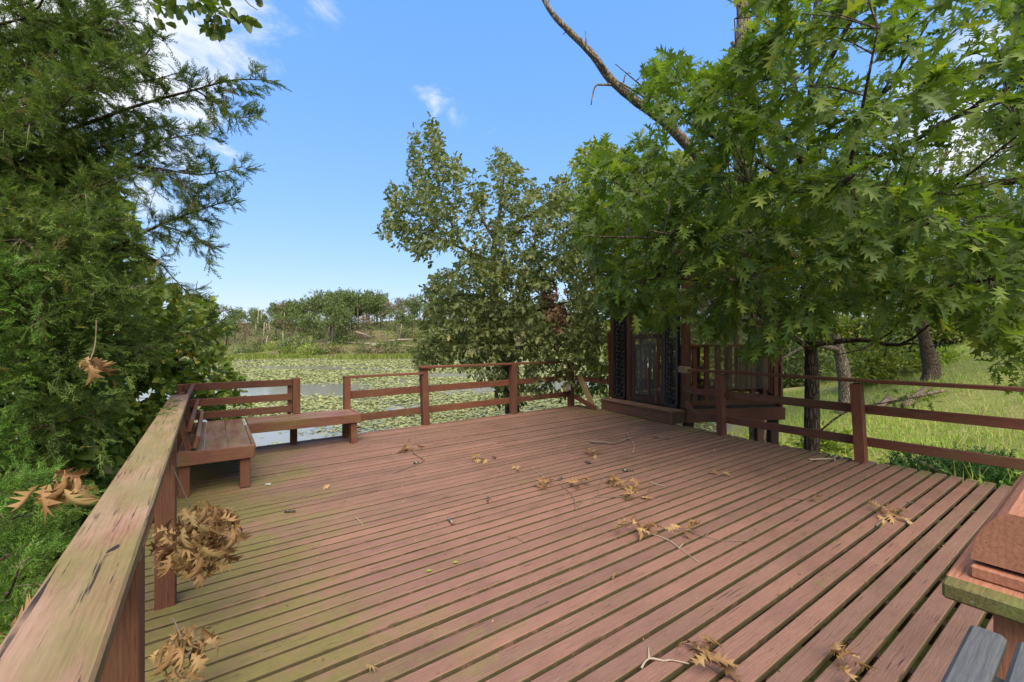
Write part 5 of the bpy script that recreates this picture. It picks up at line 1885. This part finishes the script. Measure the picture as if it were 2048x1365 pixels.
def pile(label, x, y, n, r, size=.12, squash=.6, z0=.0):
    c = at(x, y, z0)
    th = thing('leaf_pile' if n > 1 else 'fallen_leaf', label, 'leaves' if n > 1 else 'leaf', c)
    for k in range(n):
        a = rd.uniform(0, 6.28)
        q = rd.random() ** .6 * r if n > 1 else 0
        p = c + Vector((math.cos(a) * q, math.sin(a) * q * squash, .012 + rd.uniform(0, .022) * min(n, 4)))
        b = a + rd.gauss(0, .8)
        d = Vector((math.cos(b), math.sin(b), rd.uniform(-.05, .45)))
        up = Vector((rd.gauss(0, .45), rd.gauss(0, .45), 1))
        put_leaf(th, p, d, up, size * rd.uniform(.75, 1.2), rd.choice(DT if rd.random() < .75 else FLAT))
    return th


def hang(label, c, n, r, size, name='leaf_cluster', stalk=None):
    c = Vector(c)
    th = thing(name, label, 'leaves', c)
    for k in range(n):
        q = Vector((rd.gauss(0, 1), rd.gauss(0, 1), rd.gauss(0, 1))).normalized() * (rd.random() ** .4)
        p = c + Vector((q.x * r[0], q.y * r[1], q.z * r[2]))
        d = Vector((q.x * .8 + rd.gauss(0, .35), q.y * .8 + rd.gauss(0, .35), -.75 + rd.gauss(0, .45)))
        up = Vector((q.x, q.y - .3, q.z + .3)) + Vector((rd.gauss(0, .4), rd.gauss(0, .4), rd.gauss(0, .4)))
        put_leaf(th, p, d, up, size * rd.uniform(.7, 1.25), rd.choice(DT))
    if stalk:
        mb = MB()
        for s in stalk:
            mb.tube(smooth_pts(s), .0035, 5)
        mb.build('stalk', M_TWIG, th)
    return th


hc = UV(-.06, 2.74, .52)
hang('big clump of curled brown oak leaves hanging beside the left handrail', hc, 190, (.145, .165, .185), .115, stalk=[[UV(-.17, 2.66, .90), UV(-.12, 2.7, .74), hc]])
hc = UV(-.10, 2.22, .24)
hang('smaller clump of greenish brown leaves low beside the handrail post at the bottom edge', hc, 44, (.09, .10, .09), .10, stalk=[[UV(-.17, 2.58, .20), UV(-.14, 2.40, .26), hc]])
hc = pd(108, 962, 1.9)
hang('tan and orange dead leaves caught in the cedar left of the handrail', hc, 20, (.10, .06, .05), .13, stalk=[[hc + Vector((-.1, .1, -.15)), hc + Vector((-.05, .05, -.05)), hc]])
hc = pd(180, 722, 2.7)
hang('single tan dead leaf bunch dangling on a cedar twig above the handrail', hc, 9, (.04, .04, .05), .15, stalk=[[pd(193, 640, 3.0), pd(190, 690, 2.95), hc]])
hc = pd(4, 1255, 1.6)
hang('brown leaves at the extreme left edge below the handrail', hc, 4, (.03, .04, .04), .11)

for a in ((820, 904, 6, .10, 'tan leaf pile behind the crooked twig near the bench'), (970, 922, 7, .13, 'crumpled tan leaf pile in the middle of the far deck'), (1195, 911, 6, .12, 'flat yellowish leaf pile below the forked stick near the step'),
          (1096, 974, 5, .08, 'pale tan leaves at the left end of the forked twig'), (1160, 974, 5, .08, 'dark brown leaf bunch in the middle of the forked twig'), (1248, 974, 13, .15, 'largest pile of tan leaves at the centre of the deck'),
          (1277, 1002, 5, .08, 'brown leaves just below the largest leaf pile'), (1264, 1072, 8, .10, 'pale curled leaves at the left end of the straight twig'), (1322, 1074, 4, .05, 'two curled leaves in the middle of the straight twig'),
          (1366, 1070, 4, .05, 'upright brown leaf bunch right of the straight twig'), (1776, 1034, 7, .12, 'golden leaves with thick stalk alone on the right of the deck'), (1652, 1005, 3, .06, 'orange leaf at the end of a thin twig on the right of the deck'),
          (1400, 1325, 8, .10, 'grey-brown crumpled leaves with a pale twig at the bottom edge'), (1672, 1348, 5, .08, 'crumpled brown leaves at the bottom right of the deck'), (1235, 1150, 1, 0, 'lone small leaf below the straight twig'),
          (1036, 938, 2, .03, 'small tan leaf left of the forked twig'), (822, 882, 1, 0, 'tiny dry leaf nearest the back railing'), (727, 1340, 1, 0, 'tiny golden leaf at the bottom edge left of centre'), (1272, 801, 2, .03, 'pale leaf lying on the gazebo step'),
          (1440, 952, 2, .06, 'shredded dry leaf in the shade of the right railing'), (1425, 900, 1, 0, 'curled leaf near the foot of the right railing'), (660, 975, 1, 0, 'small pale leaf on the deck in front of the bench')):
    x, y, n, r, lab = a
    pile(lab, x, y, int(n * 1.6) if n > 3 else n, r, .122 if n > 1 else .08, z0=.262 if y < 810 else .002)
mb = MB()
for lab, x, y in (('small green leaf lying left of centre near the bottom of the deck', 851, 1143), ('tiny green leaf right of the lone small leaf', 905, 1126)):
    th = thing('green_leaf', lab, 'leaf', at(x, y, .002))
    me = mesh_arrays('leaf', kite_tpl(.7, .2, .1)[0], kite_tpl()[1], np.full(5, .95))
    me.materials.append(M_BRIGHT)
    put_leaf(th, at(x, y, .006), (1, .3, .1), (0, 0, 1), .045, me)

twigs = [('crooked bare twig beside the tan pile near the bench', [[(826, 906), (838, 914), (848, 921), (826, 932), (786, 946)]], .008, M_TWIG), ('thin pale twig left of the forked twig', [[(1060, 934), (1074, 944), (1093, 957)]], .004, M_TWIGPALE),
         ('long forked twig carrying leaf bunches across the centre', [[(1152, 1021), (1149, 1000), (1138, 984), (1118, 968)], [(1153, 1020), (1164, 1003), (1194, 995), (1232, 994), (1266, 995)], [(1195, 995), (1199, 975), (1206, 956), (1218, 952)]], .0055, M_TWIG),
         ('thick bark stick in front of the gazebo step', [[(1178, 884), (1205, 886), (1229, 887), (1252, 880), (1273, 875)]], .017, M_TWIG), ('curved thin twig crossing the thick stick', [[(1266, 906), (1268, 890), (1258, 874), (1257, 866), (1270, 858), (1291, 856)]], .007, M_TWIGPALE),
         ('short crooked stick below the gazebo step corner', [[(1312, 874), (1324, 877), (1335, 876), (1341, 880)]], .013, M_TWIG), ('straight pale twig running to the lower right from the curled leaves', [[(1300, 1068), (1335, 1080), (1360, 1098), (1396, 1124)], [(1358, 1097), (1367, 1088)]], .0045, M_TWIGPALE),
         ('thin dark branching twig right of the curled leaves', [[(1378, 1064), (1410, 1074), (1445, 1081), (1512, 1083)], [(1410, 1074), (1420, 1064)]], .0035, M_TWIG), ('long thin twig pointing at the orange leaf', [[(1542, 994), (1580, 998), (1610, 1000), (1640, 1005)], [(1600, 1000), (1618, 994)]], .0035, M_TWIG),
         ('pale forked twig at the bottom edge of the deck', [[(1283, 1337), (1298, 1318), (1325, 1322), (1345, 1322), (1378, 1328)], [(1298, 1318), (1297, 1294)]], .0055, M_TWIGPALE), ('pale knobbly stick beside the right railing', [[(1618, 920), (1640, 919), (1664, 918), (1676, 912)], [(1668, 918), (1670, 922)]], .013, M_TWIGPALE),
         ('tiny pale curved twig left of centre on the deck', [[(708, 1034), (718, 1041), (726, 1052)]], .004, M_TWIGPALE), ('short pale straw right of the largest leaf pile', [[(1297, 964), (1312, 969), (1331, 973)]], .005, M_TWIGPALE),
         ('thin twig near the right end of the deck', [[(1812, 1004), (1835, 1008), (1856, 1010)]], .004, M_TWIG), ('thick stalk under the golden leaves on the right', [[(1753, 1052), (1763, 1042), (1765, 1033)]], .008, M_TWIG), ('thin dark twig lying along a board left of the bench front', [[(545, 1003), (575, 998), (615, 992)]], .004, M_TWIG)]
for lab, lines, r, mat in twigs:
    mb = MB()
    for L in lines:
        pts = smooth_pts([at(x, y, r + .001) for x, y in L])
        pts = [p + Vector((0, 0, rd.uniform(0, r * .8))) for p in pts]
        mb.tube(pts, [r * rd.uniform(.7, 1.15) * (1 - .45 * i / len(pts)) for i in range(len(pts))], 6)
    mb.build('twig', mat, None, smooth=True, label=lab, cat='twig')
for lab, x, y, dx, dy, r in (('mossy bark chunk with orange cut end, upper of two in mid deck', 978, 1000, .02, -.10, .017), ('mossy bark chunk with orange cut end, lower of two in mid deck', 902, 1042, .05, -.09, .015), ('grey bark chunk near the yellowish pile', 1177, 925, .08, -.05, .015),
                              ('dark bark chunk standing at the forked twig', 1121, 957, .04, .09, .014), ('flat bark strip above the largest leaf pile', 1256, 941, .13, -.01, .012), ('small brown bark chunk right of the crooked twig', 834, 926, .08, .03, .015),
                              ('dark bark scrap on the left of the deck', 580, 1023, .09, .02, .010)):
    c = at(x, y, r)
    th = thing('bark_piece', lab, 'bark', c)
    dv = Vector((dx, dy, 0))
    mb = MB()
    mb.tube([c - dv * .5, c - dv * .2 + Z3 * .002, c + dv * .2, c + dv * .48], [r * .8, r, r * .95, r * .85], 8)
    mb.build('bark', M_BARKGREY, th, smooth=True)
    mb = MB()
    mb.tube([c + dv * .47, c + dv * .5], [r * .8, r * .7], 8)
    mb.build('cut_end', M_NEWEL, th)
th = thing('feather', 'small white downy feather on the deck in front of the bench', 'feather', at(536, 968, 0))
mb = MB()
c = at(536, 970, .006)
for k in range(26):
    a = rd.uniform(0, 6.28)
    d = Vector((math.cos(a), math.sin(a), rd.uniform(.1, .9))).normalized() * rd.uniform(.02, .045)
    s = d.orthogonal().normalized() * .004
    mb.add([c - s, c + s, c + d], [(0, 1, 2)])
mb.build('down', M_WHITE, th, kind='stuff')

# fine litter too small to pick apart: crumbs, seeds, specks
rng = np.random.default_rng(71)
n = 520
uu, vv = rng.uniform(-.35, 6.8, n), rng.uniform(.3, 7.0, n)
P = np.stack([.819 * uu - .574 * vv, .574 * uu + .819 * vv, np.full(n, .004)], 1)
D = nrm(np.stack([rng.normal(size=n), rng.normal(size=n), rng.normal(size=n) * .25], 1))
V, T, Q = scatter(kite_tpl(.5, .3, .3), P, frames(D, rng.normal(size=(n, 3)) * .3 + np.array([0, 0, 1])), rng.uniform(.008, .03, n), rng.uniform(0, 1, n))
put('leaf_litter', mesh_arrays('leaf_litter', V, T, Q), M_BROWN, None, label='fine brown leaf crumbs scattered over the deck boards', cat='litter', kind='stuff')

# knot hole in the near handrail, cedar bits on the rail
kp = at(228, 1097, .982)
mb = MB()
pr = [(.020 * math.cos(a) * (1 + .3 * math.sin(3 * a)), .007 * math.sin(a)) for a in [2 * math.pi * k / 12 for k in range(12)]]
Mk = frame(kp, kp + VX * .3 + UX * .12)
mb.prism([(x, y) for x, y in pr], -.004, .0004, lambda a, b, h: (a, b, h))
put('knot_hole', mb.mesh('knot_hole'), simple('knot_dark', (.012, .010, .008), .9), lr, Matrix.Translation(kp - Mk.translation) @ Mk)
n = 60
vv = rng.uniform(3.9, 5.0, n)
uu = -.29 + rng.uniform(-.05, .05, n)
P = np.stack([.819 * uu - .574 * vv, .574 * uu + .819 * vv, np.full(n, .986)], 1)
V, T, Q = scatter(cedar_tpl(5, 5, .05), P, frames(nrm(np.stack([rng.normal(size=n), rng.normal(size=n), rng.normal(size=n) * .05], 1)), np.tile([0, 0, 1.0], (n, 1))), rng.uniform(.02, .06, n), rng.uniform(0, .6, n))
put('cedar_litter', mesh_arrays('cedar_litter', V, T, Q), M_CEDAR, None, label='cedar bits lying on top of the left handrail', cat='litter', kind='stuff')
